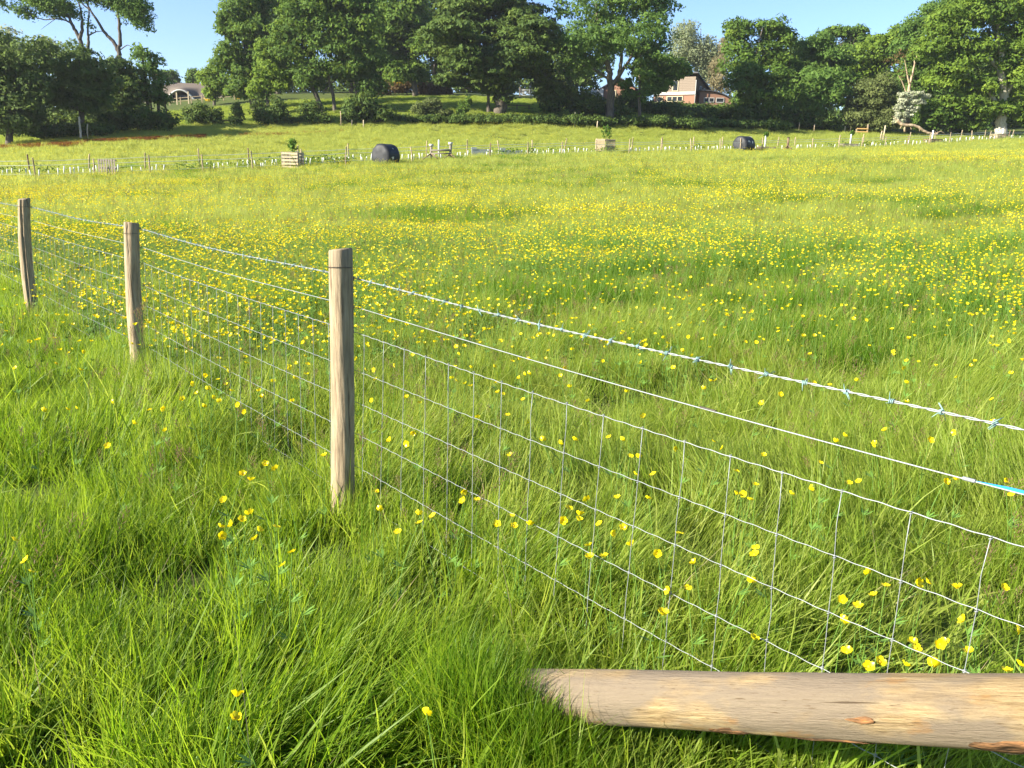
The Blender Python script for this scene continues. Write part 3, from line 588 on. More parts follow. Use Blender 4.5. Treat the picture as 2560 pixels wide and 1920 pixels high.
def _scar(n, out):
    g = noise(n, 22, 6, stretch=(1, 3, 3)); c = ramp(n, g, [(.35, (.045, .028, .016)), (.52, (.16, .085, .04)), (.68, (.36, .17, .06))]); finish(n, out, c, .9, bump=g, bstr=1, bdist=.01, spec=.1)
M_scar = mat('torn_bark', _scar)
for (s0, a0, ls, la, sd) in [(1.235, -.62, .075, .30, 1), (.66, -.75, .05, .22, 2), (.90, -.95, .07, .16, 3), (1.52, -.60, .09, .14, 4), (.98, .1, .028, .10, 5)]:
    q = np.random.default_rng(sd); V = []; m_ = 18; rings = (0, .45, .8, 1.0)
    for k, t in enumerate(rings):
        for j in range(m_):
            a = j*2*math.pi/m_; w = 1+(q.normal(0, .22) if k == 3 else 0)*1.0; sx = s0+ls*t*w*math.cos(a); th_ = a0+la*t*w*math.sin(a)
            rr = .068*(1+.02*math.sin(2*th_+ph[0]+sx*2)+.012*math.sin(3*th_+ph[1]+sx*6)+.008*math.sin(7*th_+ph[2]-sx*9)+.02*math.sin(sx*4+ph[3])+.005*math.sin(13*th_+sx*25))+(.0035 if k == 2 else (.0005 if k == 3 else -.0+.001+.002*(k == 1)))
            V.append((sx, -rr*math.cos(th_), rr*math.sin(th_)))
    F = [[k*m_+j, k*m_+(j+1) % m_, (k+1)*m_+(j+1) % m_, (k+1)*m_+j] for k in range(3) for j in range(m_)]
    link('bark_scar', mesh('bark_scar', V, F, [M_scar], True), lo)

# ------------------------------------------------------------------ trees and bushes
LEAVES = 0
def leafmesh(name, C, Nn, size, tint, m, asp=1.35, r=None):
    """C centres, Nn normals: rhombic leaf sprays"""
    n = len(C); Nn = Nn/(np.linalg.norm(Nn, axis=1)[:, None]+1e-9); a = r.normal(0, 1, (n, 3)); u = np.cross(Nn, a); u /= np.linalg.norm(u, axis=1)[:, None]+1e-9; v = np.cross(Nn, u)
    s = (size*(.6+.8*r.random(n)))[:, None]*.5; b = Nn*s*.35
    V = np.stack([C-u*s*asp+b, C-v*s*.72, C+u*s*asp+b, C+v*s*.72], 1).reshape(-1, 3); F = np.arange(4*n).reshape(-1, 4)
    return mesh(name, V, F, [m], False, attr={'tint': np.repeat(tint, 4)})
def crown_pts(blobs, base, Y, r, lr=1.3, cover=1.0, perlobe=110, flat=.8, droop=0, leaf=.34, hollow=.62, inner=.12, gaps=.0):
    Cs, Ns, Ts, Sz, lobes = [], [], [], [], []
    for bl in blobs:
        cx, cyy, rx, ry = bl[:4]; dy = bl[4] if len(bl) > 4 else 0; m_ = mpp(cx, cyy, Y+dy); c = aty(cx, cyy, Y+dy); ax, az = rx*m_, ry*m_; ay = max(ax, az)*1.05
        area = 4*math.pi*((ax*ay)**1.6/3+(ax*az)**1.6/3+(ay*az)**1.6/3)**(1/1.6); l0 = min(lr, .55*min(ax, az)); k = max(4, int(cover*area/(math.pi*l0*l0)*1.25))
        dv = r.normal(0, 1, (k, 3)); dv /= np.linalg.norm(dv, axis=1)[:, None]; q = (hollow+(1-hollow)*r.random(k)**.6)*(.86+.26*r.random(k))
        P = c+dv*np.array([ax, ay, az])*q[:, None]*.93; P -= dv*l0*.35; R_ = l0*(.6+.75*r.random(k))
        if gaps: keep = vnoise(P[:, 0]+P[:, 2]*1.3, P[:, 1]+P[:, 2], 2.8, int(Y)) > gaps; P, R_, dv = P[keep], R_[keep], dv[keep]
        for p, rr, d0 in zip(P, R_, dv):
            nl = int(perlobe*(rr/1.3)**2*(.34/leaf)**2); 
            if nl < 3: nl = 3
            g = r.normal(0, 1, (nl, 3)); g[:, 2] = np.abs(g[:, 2])*1.0-.25; g += d0*.45; g /= np.linalg.norm(g, axis=1)[:, None]
            sh = rr*(.55+.5*r.random(nl)**.5)*(1+.22*np.sin(g[:, 0]*5+g[:, 1]*4+p[0])); X = p+g*sh[:, None]*np.array([1.1, 1.1, flat])
            if droop: X[:, 2] -= droop*r.random(nl)**1.5*rr
            Cs.append(X); Ns.append(g*1.0+r.normal(0, .55, (nl, 3))+[0, 0, .25]); Ts.append(np.clip(.42+r.normal(0, .16)+r.normal(0, .13, nl), 0, 1)); Sz.append(np.full(nl, leaf)); lobes.append(np.append(p, rr))
        ni = int(inner*perlobe*k*.5); 
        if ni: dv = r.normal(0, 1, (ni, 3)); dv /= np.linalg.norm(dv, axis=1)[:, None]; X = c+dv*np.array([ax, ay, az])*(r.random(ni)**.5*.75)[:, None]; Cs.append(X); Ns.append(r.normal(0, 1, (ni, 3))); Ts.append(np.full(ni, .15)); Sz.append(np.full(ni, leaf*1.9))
    return np.concatenate(Cs), np.concatenate(Ns), np.concatenate(Ts), np.concatenate(Sz), np.array(lobes)
def limb(a, b, r0, r1, r, wob=.08, n=7, sag=0):
    a, b = np.array(a, float), np.array(b, float); L = np.linalg.norm(b-a); w1, w2 = r.normal(0, wob*L, 3), r.normal(0, wob*L, 3); ts = np.linspace(0, 1, n)
    P = [a+(b-a)*t+w1*math.sin(math.pi*t)*.6+w2*math.sin(2*math.pi*t)*.3+np.array([0, 0, -sag*L*math.sin(math.pi*t)+.0]) for t in ts]; return tubeVF(P, np.linspace(r0, r1, n), 7, True), P
def tree(name, label, cat, px, py, Y, blobs, m=None, mb=None, tr=.45, fork=.35, seed=1, limbs=14, grp=None, leafcut=0, trunks=None, extra=None, **kw):
    global LEAVES
    r = np.random.default_rng(seed); b = aty(px, py, Y); b[2] = gz(b[0], b[1]); mb = mb or M_bark
    C, Nn, T, Sz, lobes = crown_pts(blobs, b, Y, r, **kw)
    ok = C[:, 2] > ground(C[:, 0], C[:, 1])+.05; C, Nn, T, Sz = C[ok], Nn[ok], T[ok], Sz[ok]; LEAVES += len(C)
    t = thing(name, label, cat, tuple(b), 0, grp)
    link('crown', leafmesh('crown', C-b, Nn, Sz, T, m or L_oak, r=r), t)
    parts = []; cen = lobes[:, :3].mean(0); zt = lobes[:, 2].min(); top = lobes[:, 2].max(); H = top-b[2]
    fk = b+np.array([(cen[0]-b[0])*.35, (cen[1]-b[1])*.3, max(1.0, H*fork)])
    if tr > 0:
        (vf, P) = limb(b-[0, 0, .4], fk, tr*1.25, tr*.75, r, .03); 
        vf[0][:7*1] = vf[0][:7*1]; parts.append(vf)
        idx = r.choice(len(lobes), min(limbs, len(lobes)), replace=False)
        for i in idx:
            q = lobes[i, :3]; s = r.uniform(.0, .35); a = fk+(np.array([cen[0], cen[1], top])-fk)*s if r.random() < .6 else P[-2]+(P[-1]-P[-2])*r.random()
            vf, PP = limb(a, q, tr*.42*(1-s), tr*.07, r, .09); parts.append(vf)
            if r.random() < .7:
                j = np.argmin(((lobes[:, :3]-q)**2).sum(1)+1e3*(np.arange(len(lobes)) == i)); vf, _ = limb(PP[4], lobes[j, :3], tr*.15, tr*.04, r, .1); parts.append(vf)
        vf, _ = limb(fk-[0, 0, .2], np.array([cen[0], cen[1], top-1]), tr*.7, tr*.12, r, .05); parts.append(vf)
    if trunks:
        for pts, rr in trunks:
            P = [aty(x, y, Y+(q[0] if q else 0)) for x, y, *q in pts]; P = np.array(P); tt = np.linspace(0, 1, len(P)); k = np.linspace(0, 1, len(P)*4)
            PP = np.stack([np.interp(k, tt, P[:, j]) for j in range(3)], 1); PP[1:-1] = (PP[:-2]+PP[1:-1]*2+PP[2:])/4; PP += r.normal(0, rr*.12, PP.shape); parts.append(tubeVF(PP, np.linspace(rr, rr*.25, len(PP)), 8))
    if parts:
        V, F = join(parts); link('trunk', mesh('trunk', V-b, F, [mb], True), t)
    if extra: extra(t, b, r)
    return t
T = tree
# -- left group, seen against the light
T('ash_tree', 'tall thin-leaved tree at the left edge with bare forked limbs against the sky', 'tree', 300, 330, 96,
  [(120,8,75,26),(60,-10,55,30),(190,-25,70,45),(250,-40,60,50),(165,35,35,14),(285,20,28,60),(320,-10,50,70),(330,95,30,40),(345,45,28,60),(290,75,18,30),(225,0,40,30),(230,60,14,22),(-20,0,40,40),(100,35,50,16),(60,25,40,18),(150,15,60,24),(355,20,24,50),(310,50,40,50),(350,110,24,24),(260,30,40,40),(210,40,26,30)], m=L_ash, seed=3, tr=0,
  lr=.7, cover=.95, perlobe=60, leaf=.20, inner=0, gaps=.24, hollow=.15, flat=1.1, fork=.3,
  trunks=[([(315,330),(308,230),(300,150),(296,128),(300,95),(296,40),(290,-30)],.38), ([(298,130),(280,100),(258,78),(240,45),(222,20),(200,-30)],.22), ([(222,300),(215,180),(205,115),(196,88),(180,62),(170,40),(150,10),(140,-20)],.30), ([(200,100),(207,70),(203,35),(192,-10)],.22), ([(221,160),(221,110),(220,80),(222,0)],.22),
          ([(182,62),(165,50),(140,46),(110,50),(80,40),(40,28)],.10), ([(140,46),(118,62),(102,74)],.04), ([(222,88),(238,80),(258,78)],.09), ([(300,125),(318,112),(330,116)],.07), ([(225,25),(205,10),(198,-5)],.10)])
T('alder_tree', 'dark rounded tree filling the left edge of the wood', 'tree', 20, 345, 80, [(-20,150,70,75),(25,190,55,60),(10,270,75,65),(-50,240,70,90),(95,150,45,50),(75,220,55,50),(70,290,60,45)], m=L_alder, seed=4, tr=.3, lr=1.0, cover=.9, perlobe=90, leaf=.25, gaps=.16)
T('alder_tree', 'loose pale-topped tree behind the dark one at the left edge', 'tree', 40, 335, 104, [(15,105,45,35),(35,130,40,40),(110,115,35,32),(120,140,35,30)], m=L_birch, seed=14, tr=.2, lr=.9, cover=.6, perlobe=60, leaf=.26, gaps=.3)
T('round_tree', 'rounded bushy tree with its drooping leaves over a pale dead stem', 'tree', 205, 330, 84, [(205,165,70,50),(240,190,60,60),(185,215,65,55),(225,250,60,40),(150,240,40,40)], m=L_alder, seed=5, tr=.3, lr=.9, perlobe=95, leaf=.25, gaps=.12)
T('ivy_clad_tree', 'narrow ivy-clad tree right of the round bushy tree', 'tree', 312, 325, 90, [(300,180,30,35),(305,240,45,60),(335,225,30,50),(290,275,40,30)], m=L_dark, seed=6, tr=.3, lr=.8, perlobe=95, leaf=.25)
T('wispy_tree', 'wispy tree with thin upright stems in front of the thatched house', 'tree', 372, 330, 92, [(355,130,26,28),(385,160,26,30),(365,185,35,28),(400,205,28,26),(375,235,48,26),(405,245,28,20)], m=L_ash, seed=7, tr=0, lr=.7, cover=.8, perlobe=70, leaf=.24, gaps=.22, inner=.06,
  trunks=[([(372,335),(370,260),(358,170),(355,115)],.26), ([(398,335),(396,270),(388,190),(384,150)],.24), ([(416,330),(415,270),(405,215)],.13), ([(385,330),(380,280),(372,220)],.18)])
T('distant_tree', 'small distant dark tree left of the sky gap above the thatch', 'tree', 415, 240, 190, [(405,190,22,16),(428,188,20,13),(440,200,14,12)], m=L_oak, seed=8, tr=.2, lr=1.3, perlobe=60, leaf=.45, limbs=3)
T('distant_tree', 'small distant tree over the right end of the thatched roof', 'tree', 500, 240, 190, [(488,188,22,15),(512,193,22,20),(480,204,20,12),(530,200,25,25)], m=L_oak, seed=9, tr=.2, lr=1.3, perlobe=60, leaf=.45, limbs=3)
T('pale_tree', 'pale yellow-green tree beside the thatched roof, left of the great oaks', 'tree', 535, 262, 132, [(545,165,28,28),(520,195,26,24),(550,215,30,28),(530,235,24,18)], m=L_lit, seed=10, tr=.2, lr=1.0, perlobe=70, leaf=.34)
# -- the great centre row
T('oak_tree', 'great oak with its ragged left side against the open sky', 'tree', 640, 285, 120, [(600,35,50,45),(580,80,38,24),(560,55,26,22),(650,0,60,50),(640,80,60,45),(600,130,50,45),(575,160,40,40),(640,180,60,50),(600,225,40,25),(680,140,60,60)], m=L_oak, seed=21, tr=.6, lr=1.25, perlobe=105, leaf=.32, gaps=.12)
T('pale_oak', 'lighter green tree in front of the great left oak', 'tree', 668, 290, 112, [(665,130,24,28),(675,175,35,40),(655,225,35,28),(700,205,35,30)], m=L_lit, seed=22, tr=.25, lr=.9, perlobe=95, leaf=.28)
T('oak_tree', 'broad dark oak between the left oak and the layered one, leaning stems below', 'tree', 812, 295, 112, [(760,20,70,60),(850,-10,80,60),(740,110,65,55),(830,80,75,60),(900,60,60,60),(860,160,65,50),(780,185,60,40),(905,140,50,60),(925,215,35,35)], m=L_oak, seed=23, tr=0, lr=1.25, perlobe=100, leaf=.32,
  trunks=[([(812,300),(795,250),(770,190),(752,150)],.42), ([(838,300),(835,250),(820,190),(812,140)],.30), ([(895,305),(893,240),(880,180)],.30), ([(812,225),(830,205),(860,180)],.12)])
T('oak_tree', 'oak behind the gorse bank with a lit green left flank', 'tree', 1040, 285, 136, [(1010,30,70,60),(990,120,50,60),(1060,90,60,60),(1000,175,45,38),(950,100,50,60),(1040,180,35,30),(950,10,60,60)], m=L_oak, seed=24, tr=.4, lr=1.4, perlobe=95, leaf=.36)
T('layered_oak', 'huge dark oak with layered spreading boughs and a thick ivy-clad trunk', 'tree', 1250, 283, 112, [(1240,-10,110,50),(1150,45,80,45),(1300,50,90,50),(1220,100,110,45),(1330,115,60,50),(1130,125,60,30),(1300,170,90,28),(1180,160,80,26),(1130,200,55,18),(1230,215,60,25),(1360,200,30,20),(1255,240,22,24),(1180,150,80,40,-7),(1300,140,80,40,-7),(1240,185,70,22,-6),(1120,80,70,40,-8),(1340,80,60,40,-8)], m=L_dark, seed=25, tr=.0, lr=1.25, perlobe=115, leaf=.32, flat=.45, gaps=.14,
  trunks=[([(1250,290),(1252,250),(1250,200),(1245,120),(1240,40)],.85), ([(1222,285),(1221,250),(1225,190)],.30), ([(1250,230),(1290,190),(1340,165)],.28), ([(1248,225),(1200,215),(1150,225)],.22), ([(1250,170),(1200,130),(1150,100)],.25), ([(1250,150),(1300,110),(1330,90)],.22)])
T('ash_tree', 'tall lighter ash with sky showing between its stems, right of the layered oak', 'tree', 1535, 305, 110, [(1480,20,70,40),(1570,-10,80,50),(1640,30,55,45),(1530,75,60,35),(1455,85,45,35),(1650,100,50,40),(1590,120,45,30),(1480,140,50,26),(1440,170,45,30),(1660,165,55,30),(1600,185,35,30),(1400,30,22,30),(1415,120,30,26),(1612,230,16,26),(1690,180,38,20),(1650,212,26,20),(1565,212,26,18),(1680,192,24,12),(1630,160,40,30),(1640,225,22,20),(1668,205,20,14),(1620,195,26,26),(1700,180,28,12),(1575,235,20,14),(1560,100,70,40,-6),(1470,100,60,35,-6),(1640,70,50,40,-6)], m=L_ash, seed=26, tr=0, lr=1.0, cover=.85, perlobe=85, leaf=.28, gaps=.26, inner=.04,
  trunks=[([(1528,310),(1525,270),(1527,225),(1525,180),(1510,130),(1495,70),(1490,10)],.58), ([(1530,215),(1548,190),(1552,150),(1560,100),(1565,20)],.34), ([(1545,195),(1580,140),(1590,100),(1570,40)],.22), ([(1600,300),(1598,230),(1600,160),(1610,60)],.24), ([(1526,200),(1480,170),(1440,160)],.16), ([(1585,130),(1600,80),(1620,30)],.12), ([(1510,130),(1530,90),(1535,40)],.14)])
T('birch_tree', 'pale grey-green birch with drooping twigs behind the house', 'tree', 1735, 262, 172, [(1715,75,28,35),(1705,120,30,40),(1735,130,30,45),(1770,130,35,45),(1760,185,35,40),(1790,150,28,45)], m=L_birch, mb=M_barkpale, seed=27, tr=.25, lr=1.1, cover=.9, perlobe=75, leaf=.30, droop=1.4, gaps=.2, fork=.5)
T('birch_tree', 'brownish birch between the house and the dark oaks', 'tree', 1800, 262, 166, [(1800,170,26,40),(1795,220,30,30),(1812,120,16,30)], m=L_fawn, mb=M_barkpale, seed=28, tr=.2, lr=1.0, cover=.8, perlobe=70, leaf=.30, droop=1.2, gaps=.2)
T('oak_tree', 'tall oak right of the house with a clear notch in its top', 'tree', 1870, 315, 122, [(1850,75,42,32),(1925,75,45,28),(1960,100,28,30),(1850,140,45,50),(1920,140,55,40),(1865,210,45,50,-5),(1925,220,65,60,-5),(1955,170,40,40),(1860,270,35,30)], m=L_oak, seed=29, tr=.5, lr=1.25, perlobe=100, leaf=.32, gaps=.12)
T('oak_tree', 'mid-green rounded oak third from the right', 'tree', 2030, 320, 124, [(2040,110,50,26),(2030,150,55,45),(2080,160,50,45),(2000,220,50,45),(2060,220,60,55,-5),(2020,275,55,38,-4),(2100,230,40,50)], m=L_ash, seed=30, tr=.4, lr=1.2, perlobe=100, leaf=.32)
T('distant_oak', 'oak crown rising behind the others on the right skyline', 'tree', 2120, 315, 150, [(2100,80,32,18),(2140,85,32,20),(2075,78,16,9),(2130,115,40,30)], m=L_oak, seed=31, tr=.35, lr=1.3, perlobe=80, leaf=.38, gaps=.2)
T('wood_edge_tree', 'yellow-green tree behind the willow bush at the wood edge', 'tree', 2180, 325, 136, [(2200,110,50,26),(2160,150,50,45),(2230,130,50,35),(2200,190,60,50),(2250,90,35,26),(2130,190,40,40)], m=L_lit, seed=32, tr=.35, lr=1.2, perlobe=90, leaf=.34)
T('willow_bush', 'large olive willow bush at the wood edge beside the wooden rails', 'bush', 2175, 330, 118, [(2165,240,45,40),(2200,225,45,40),(2150,285,38,42),(2215,275,45,48),(2185,310,55,22)], m=L_olive, seed=33, tr=.0, lr=1.0, perlobe=120, leaf=.22, droop=.3)
T('dead_tree', 'bare brown dead tree standing above the white hawthorn', 'tree', 2268, 325, 122, [(2240,150,22,18),(2275,130,22,18),(2250,190,14,14)], m=L_rust, mb=M_dead, seed=34, tr=0, lr=.7, cover=.35, perlobe=30, leaf=.2, inner=0,
  trunks=[([(2270,330),(2270,235),(2280,190),(2288,150)],.32), ([(2274,215),(2268,185),(2262,150)],.14), ([(2266,235),(2256,205),(2246,188)],.10), ([(2286,165),(2292,140),(2290,120)],.08)])
T('hawthorn_tree', 'hawthorn covered in white blossom at the edge of the right wood', 'tree', 2262, 325, 114, [(2262,238,18,9),(2290,236,20,10),(2312,242,14,8),(2258,252,14,9),(2284,254,20,9),(2305,256,12,7),(2250,268,12,9),(2272,270,16,9),(2290,272,10,8),(2246,285,9,9),(2262,286,12,9),(2276,290,8,8),(2242,300,8,8),(2256,303,9,8)], m=L_bloom, mb=M_dead, seed=35, tr=0, lr=.36, cover=1.0, perlobe=120, leaf=.16, flat=.7, gaps=.12, inner=0, hollow=.1, droop=.5,
  trunks=[([(2262,330),(2262,290),(2268,255)],.14)])
T('oak_tree', 'huge sunlit oak filling the right edge with a pale flared trunk', 'tree', 2502, 343, 114, [(2380,60,60,50),(2460,20,80,60),(2540,10,80,60),(2330,120,50,40),(2420,130,60,45),(2500,110,60,45),(2580,90,70,70),(2370,190,50,35),(2450,215,50,30),(2540,190,60,45),(2600,200,60,70),(2400,255,40,30),(2460,275,45,22),(2520,275,38,26),(2570,290,40,28),(2640,100,60,90)], m=L_lit, mb=M_barkpale, seed=36, tr=0, lr=1.25, perlobe=105, leaf=.32, gaps=.13,
  trunks=[([(2500,348),(2502,320),(2510,270),(2505,200),(2500,120),(2495,40)],.85), ([(2507,290),(2480,240),(2440,200),(2400,170)],.35), ([(2505,250),(2540,200),(2570,150)],.35), ([(2503,180),(2450,120),(2400,80)],.3)])
T('oak_tree', 'tall oak behind the hawthorn whose crown steps down to the left', 'tree', 2330, 330, 126, [(2290,85,45,35),(2340,40,50,35),(2390,10,50,40),(2270,125,40,30),(2320,150,60,50),(2300,210,55,45),(2350,250,60,50),(2330,300,60,30),(2420,310,50,25)], m=L_ash, seed=37, tr=.5, lr=1.3, perlobe=95, leaf=.33, gaps=.06)
T('holly_tree', 'dark leafy tree below the right oaks, over the fallen limb', 'tree', 2380, 338, 116, [(2330,280,40,35),(2380,295,45,30),(2430,300,45,28),(2310,310,30,18)], m=L_oak, seed=38, tr=.2, lr=1.0, perlobe=95, leaf=.28)
# -- dark woodland behind that closes the view low down
for i, (px, Y, bl, lab) in enumerate([(80,118,[(60,230,90,60),(0,180,80,70)],'dark tree deep in the left wood'), (960,165,[(900,120,60,80),(980,120,70,80),(940,180,60,30)],'dark tree on the hill behind the gorse bank'),
    (1420,150,[(1420,150,50,60),(1390,205,50,40),(1470,190,40,40)],'dark tree between the layered oak and the ash'), (2080,165,[(1990,170,60,70),(2080,180,70,70),(2010,250,60,50)],'dark tree deep in the wood right of the house'),
    (700,150,[(700,60,75,95),(690,170,60,50)],'dark tree filling the gap behind the first two oaks'),(880,150,[(880,50,85,100),(870,180,60,40)],'dark tree behind the leaning oak'),(1085,152,[(1085,50,85,100),(1110,150,60,50)],'dark tree behind the left side of the layered oak'),
    (2450,150,[(2400,180,80,90),(2500,200,80,90),(2600,190,70,100),(2420,280,70,40),(2520,290,70,40)],'dark tree deep in the right-hand wood'), (2240,150,[(2180,230,60,60),(2260,220,60,60),(2240,290,60,40),(2150,280,50,40)],'dark tree behind the willow and hawthorn')]):
    T('woodland_tree', lab, 'tree', px, 300, Y, bl, m=L_dark, seed=50+i, tr=.35, lr=1.6, cover=.9, perlobe=70, leaf=.5)
for i, (px, Y, bl, lab) in enumerate([(150,175,[(60,235,80,45),(150,240,80,40)],'far dark tree on the skyline behind the dark left tree'),(280,175,[(240,238,60,40),(310,240,50,36)],'far dark tree on the skyline behind the round tree'),
    (620,205,[(580,222,60,35),(650,205,60,55)],'far dark tree on the skyline behind the left oak'),(760,200,[(730,205,60,55),(800,205,60,55)],'far dark tree on the skyline behind the leaning oak'),
    (900,195,[(870,200,60,60),(930,190,60,60)],'far dark tree on the skyline left of the gorse'),(1080,195,[(1010,165,60,50),(1090,195,60,40)],'far dark tree on the skyline over the gorse'),
    (1230,190,[(1170,215,55,28),(1250,215,60,28)],'far dark tree low behind the layered oak trunk'),(1360,190,[(1330,205,50,36),(1400,190,50,45)],'far dark tree behind the metal gate'),
    (1480,185,[(1450,175,40,50),(1500,160,30,30)],'far dark tree left of the brick cottage'),(1640,195,[(1620,195,40,40),(1680,170,40,40)],'far dark tree between the cottage and the brick house'),(1980,185,[(1900,230,70,50),(1980,240,60,50)],'far dark tree low behind the notched oak')]):
    T('skyline_tree', lab, 'tree', px, 245, Y, bl, m=L_dark, seed=150+i, tr=.3, lr=1.8, cover=.8, perlobe=60, leaf=.6, limbs=5)
# -- bushes along the top of the field
BU = [(400,312,92,[(50,300,80,42),(150,305,60,34),(220,312,40,28)],L_dark,'dark low scrub under the trees at the left edge',.24),(300,328,88,[(280,300,60,30),(350,300,55,32),(410,306,34,24)],L_dark,'dark low scrub below the wispy tree',.24),
 (515,318,97,[(505,288,34,24),(535,296,26,22),(488,300,20,16),(470,282,12,18)],L_dark,'dark spreading bush against the left paddock',.22),(592,316,97,[(592,276,14,22),(592,302,18,16)],L_dark,'narrow two-tiered bush against the left paddock',.2),
 (665,316,98,[(650,280,18,28),(675,290,30,26),(700,270,22,26),(690,300,40,18)],L_dark,'paired dark bushes left of the twin-stemmed oak',.22),(780,312,100,[(780,285,28,28),(800,300,36,18),(745,305,30,14)],L_dark,'dark bush round the foot of the leaning oak',.24),
 (910,308,102,[(910,270,46,34),(945,285,40,24),(885,290,40,24)],L_dark,'large dark bush right of the leaning oak',.26),(1070,296,106,[(1060,275,34,16),(1085,262,22,14),(1110,285,24,10)],L_olive,'thin open bush below the gorse bank',.2),
 (1160,292,106,[(1165,268,14,14),(1150,280,12,10),(1172,252,8,10)],L_oak,'small leaning bush left of the layered oak trunk',.2),(1420,285,112,[(1400,235,50,26),(1450,255,55,30),(1380,262,40,22),(1360,235,25,18)],L_dark,'dark bush between the layered oak and the ash',.28),
 (1650,285,124,[(1570,262,60,22),(1650,275,60,17),(1600,285,60,14)],L_dark,'dark bush left end of the hedge below the house',.28),(1880,300,118,[(1870,285,45,22),(1930,295,50,22),(1990,300,45,22),(2060,305,50,20)],L_dark,'dark undergrowth below the oaks right of the house',.26)]
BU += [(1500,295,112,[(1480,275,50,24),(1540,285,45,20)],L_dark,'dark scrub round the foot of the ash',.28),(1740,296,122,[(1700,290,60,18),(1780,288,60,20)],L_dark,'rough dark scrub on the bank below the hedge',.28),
 (1340,306,106.6,[(1300,303,60,13),(1370,303,60,14),(1440,304,60,13),(1500,305,50,12)],L_dark,'low dark scrub added as shade on the grass right of the layered oak trunk',.22),(1120,305,105.3,[(1020,303,50,10),(1080,302,55,11),(1150,302,60,12),(1220,303,60,12)],L_dark,'low dark scrub added as shade on the grass left of the layered oak trunk',.22),  # dark leaf strips added to stand in for tree shade on open grass
 (1620,312,109,[(1580,307,60,13),(1650,308,60,14),(1720,310,60,13)],L_dark,'low dark scrub added as shade between the ash and the hedge bank',.22),(980,303,106,[(980,300,60,12)],L_dark,'low dark scrub added as shade just right of the large dark bush',.22),  # same added strip continued, dark leaves in place of shade on the grass
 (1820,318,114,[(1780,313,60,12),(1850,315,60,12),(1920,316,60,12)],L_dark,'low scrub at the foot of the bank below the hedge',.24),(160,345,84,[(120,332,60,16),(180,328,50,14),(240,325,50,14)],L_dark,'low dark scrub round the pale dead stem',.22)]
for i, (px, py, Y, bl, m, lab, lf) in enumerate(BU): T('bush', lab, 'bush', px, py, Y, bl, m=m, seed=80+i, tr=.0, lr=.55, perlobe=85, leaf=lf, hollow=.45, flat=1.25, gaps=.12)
T('hedge', 'dense dark clipped hedge along the bank below the brick house', 'hedge', 1750, 285, 132, [(1700,279,50,19),(1760,280,50,18),(1820,281,50,18),(1860,284,40,18),(1640,279,40,20)], m=L_dark, seed=95, tr=0, lr=.8, perlobe=90, leaf=.26)
def gorse(t, b, r):
    P = np.array([aty(1000+r.normal(0, 6), 203+abs(r.normal(0, 2)), 138) for _ in range(60)]+[aty(1035+r.normal(0, 4), 214+r.normal(0, 3), 138) for _ in range(30)]); link('flowers', leafmesh('flowers', P-b, r.normal(0, 1, P.shape), np.full(len(P), .3), np.full(len(P), .5), L_gorse, r=r), t)
T('gorse_bank', 'rusty brown gorse thicket with a few yellow flowers on the paddock edge', 'bush', 1050, 245, 142, [(960,222,26,20),(1000,218,34,18),(1060,222,40,20),(1105,226,35,18)], m=L_rust, seed=96, tr=0, lr=.9, perlobe=85, leaf=.26, extra=gorse)
for px, w in ((521, 7), (597, 5)):
    b = aty(px, 246 if px < 550 else 240, 141); b[2] = gz(b[0], b[1]); r = np.random.default_rng(px); Pq = r.normal(0, 1, (160, 3))*[w*.03*1.6, .3, .28]+[0, 0, .45]
    t = thing('gorse_bush', f'{"left" if px < 550 else "right"} of the two small yellow gorse bushes by the paddock rails', 'bush', tuple(b)); link('flowers', leafmesh('flowers', Pq, r.normal(0, 1, Pq.shape), np.full(160, .2), np.full(160, .4), L_gorse, r=r), t)
# fallen limb on the right and the dead stem on the left
def branch(name, label, paths, m, Y):
    parts = []
    for pts, r0, r1 in paths:
        P = np.array([aty(x, y, Y) for x, y in pts]); tt = np.linspace(0, 1, len(P)); k = np.linspace(0, 1, len(P)*5); PP = np.stack([np.interp(k, tt, P[:, j]) for j in range(3)], 1); PP[1:-1] = (PP[:-2]+2*PP[1:-1]+PP[2:])/4; PP += rng.normal(0, r0*.10, PP.shape); parts.append(tubeVF(PP, np.linspace(r0, r1, len(PP)), 8))
    V, F = join(parts); b = aty(*paths[0][0][0], Y); tag(link(name, mesh(name, V-b, F, [m], True), None, tuple(b)), label, 'branch')
branch('fallen_limb', 'long pale fallen tree limb sloping down below the white hawthorn', [([(2242,300),(2255,312),(2275,313),(2295,316),(2310,328),(2325,334),(2345,336)], .22, .14), ([(2255,312),(2250,322)],.08,.03), ([(2335,335),(2352,328),(2362,334)],.06,.02), ([(2276,314),(2278,324)],.07,.03), ([(2298,318),(2299,328)],.06,.03), ([(2242,300),(2232,290)],.07,.02)], M_dead, 113)
branch('dead_snag', 'tall pale dead stem standing in front of the round tree', [([(203,345),(200,320),(197,292)], .11, .08)], M_barkpale, 80)
branch('fallen_branch', 'thin fallen branch lying in the shade under the ash', [([(1575,312),(1600,300),(1640,300),(1660,310)], .05, .02), ([(1600,300),(1625,308)], .04, .02)], M_dead, 108)
print('LEAVES', LEAVES)

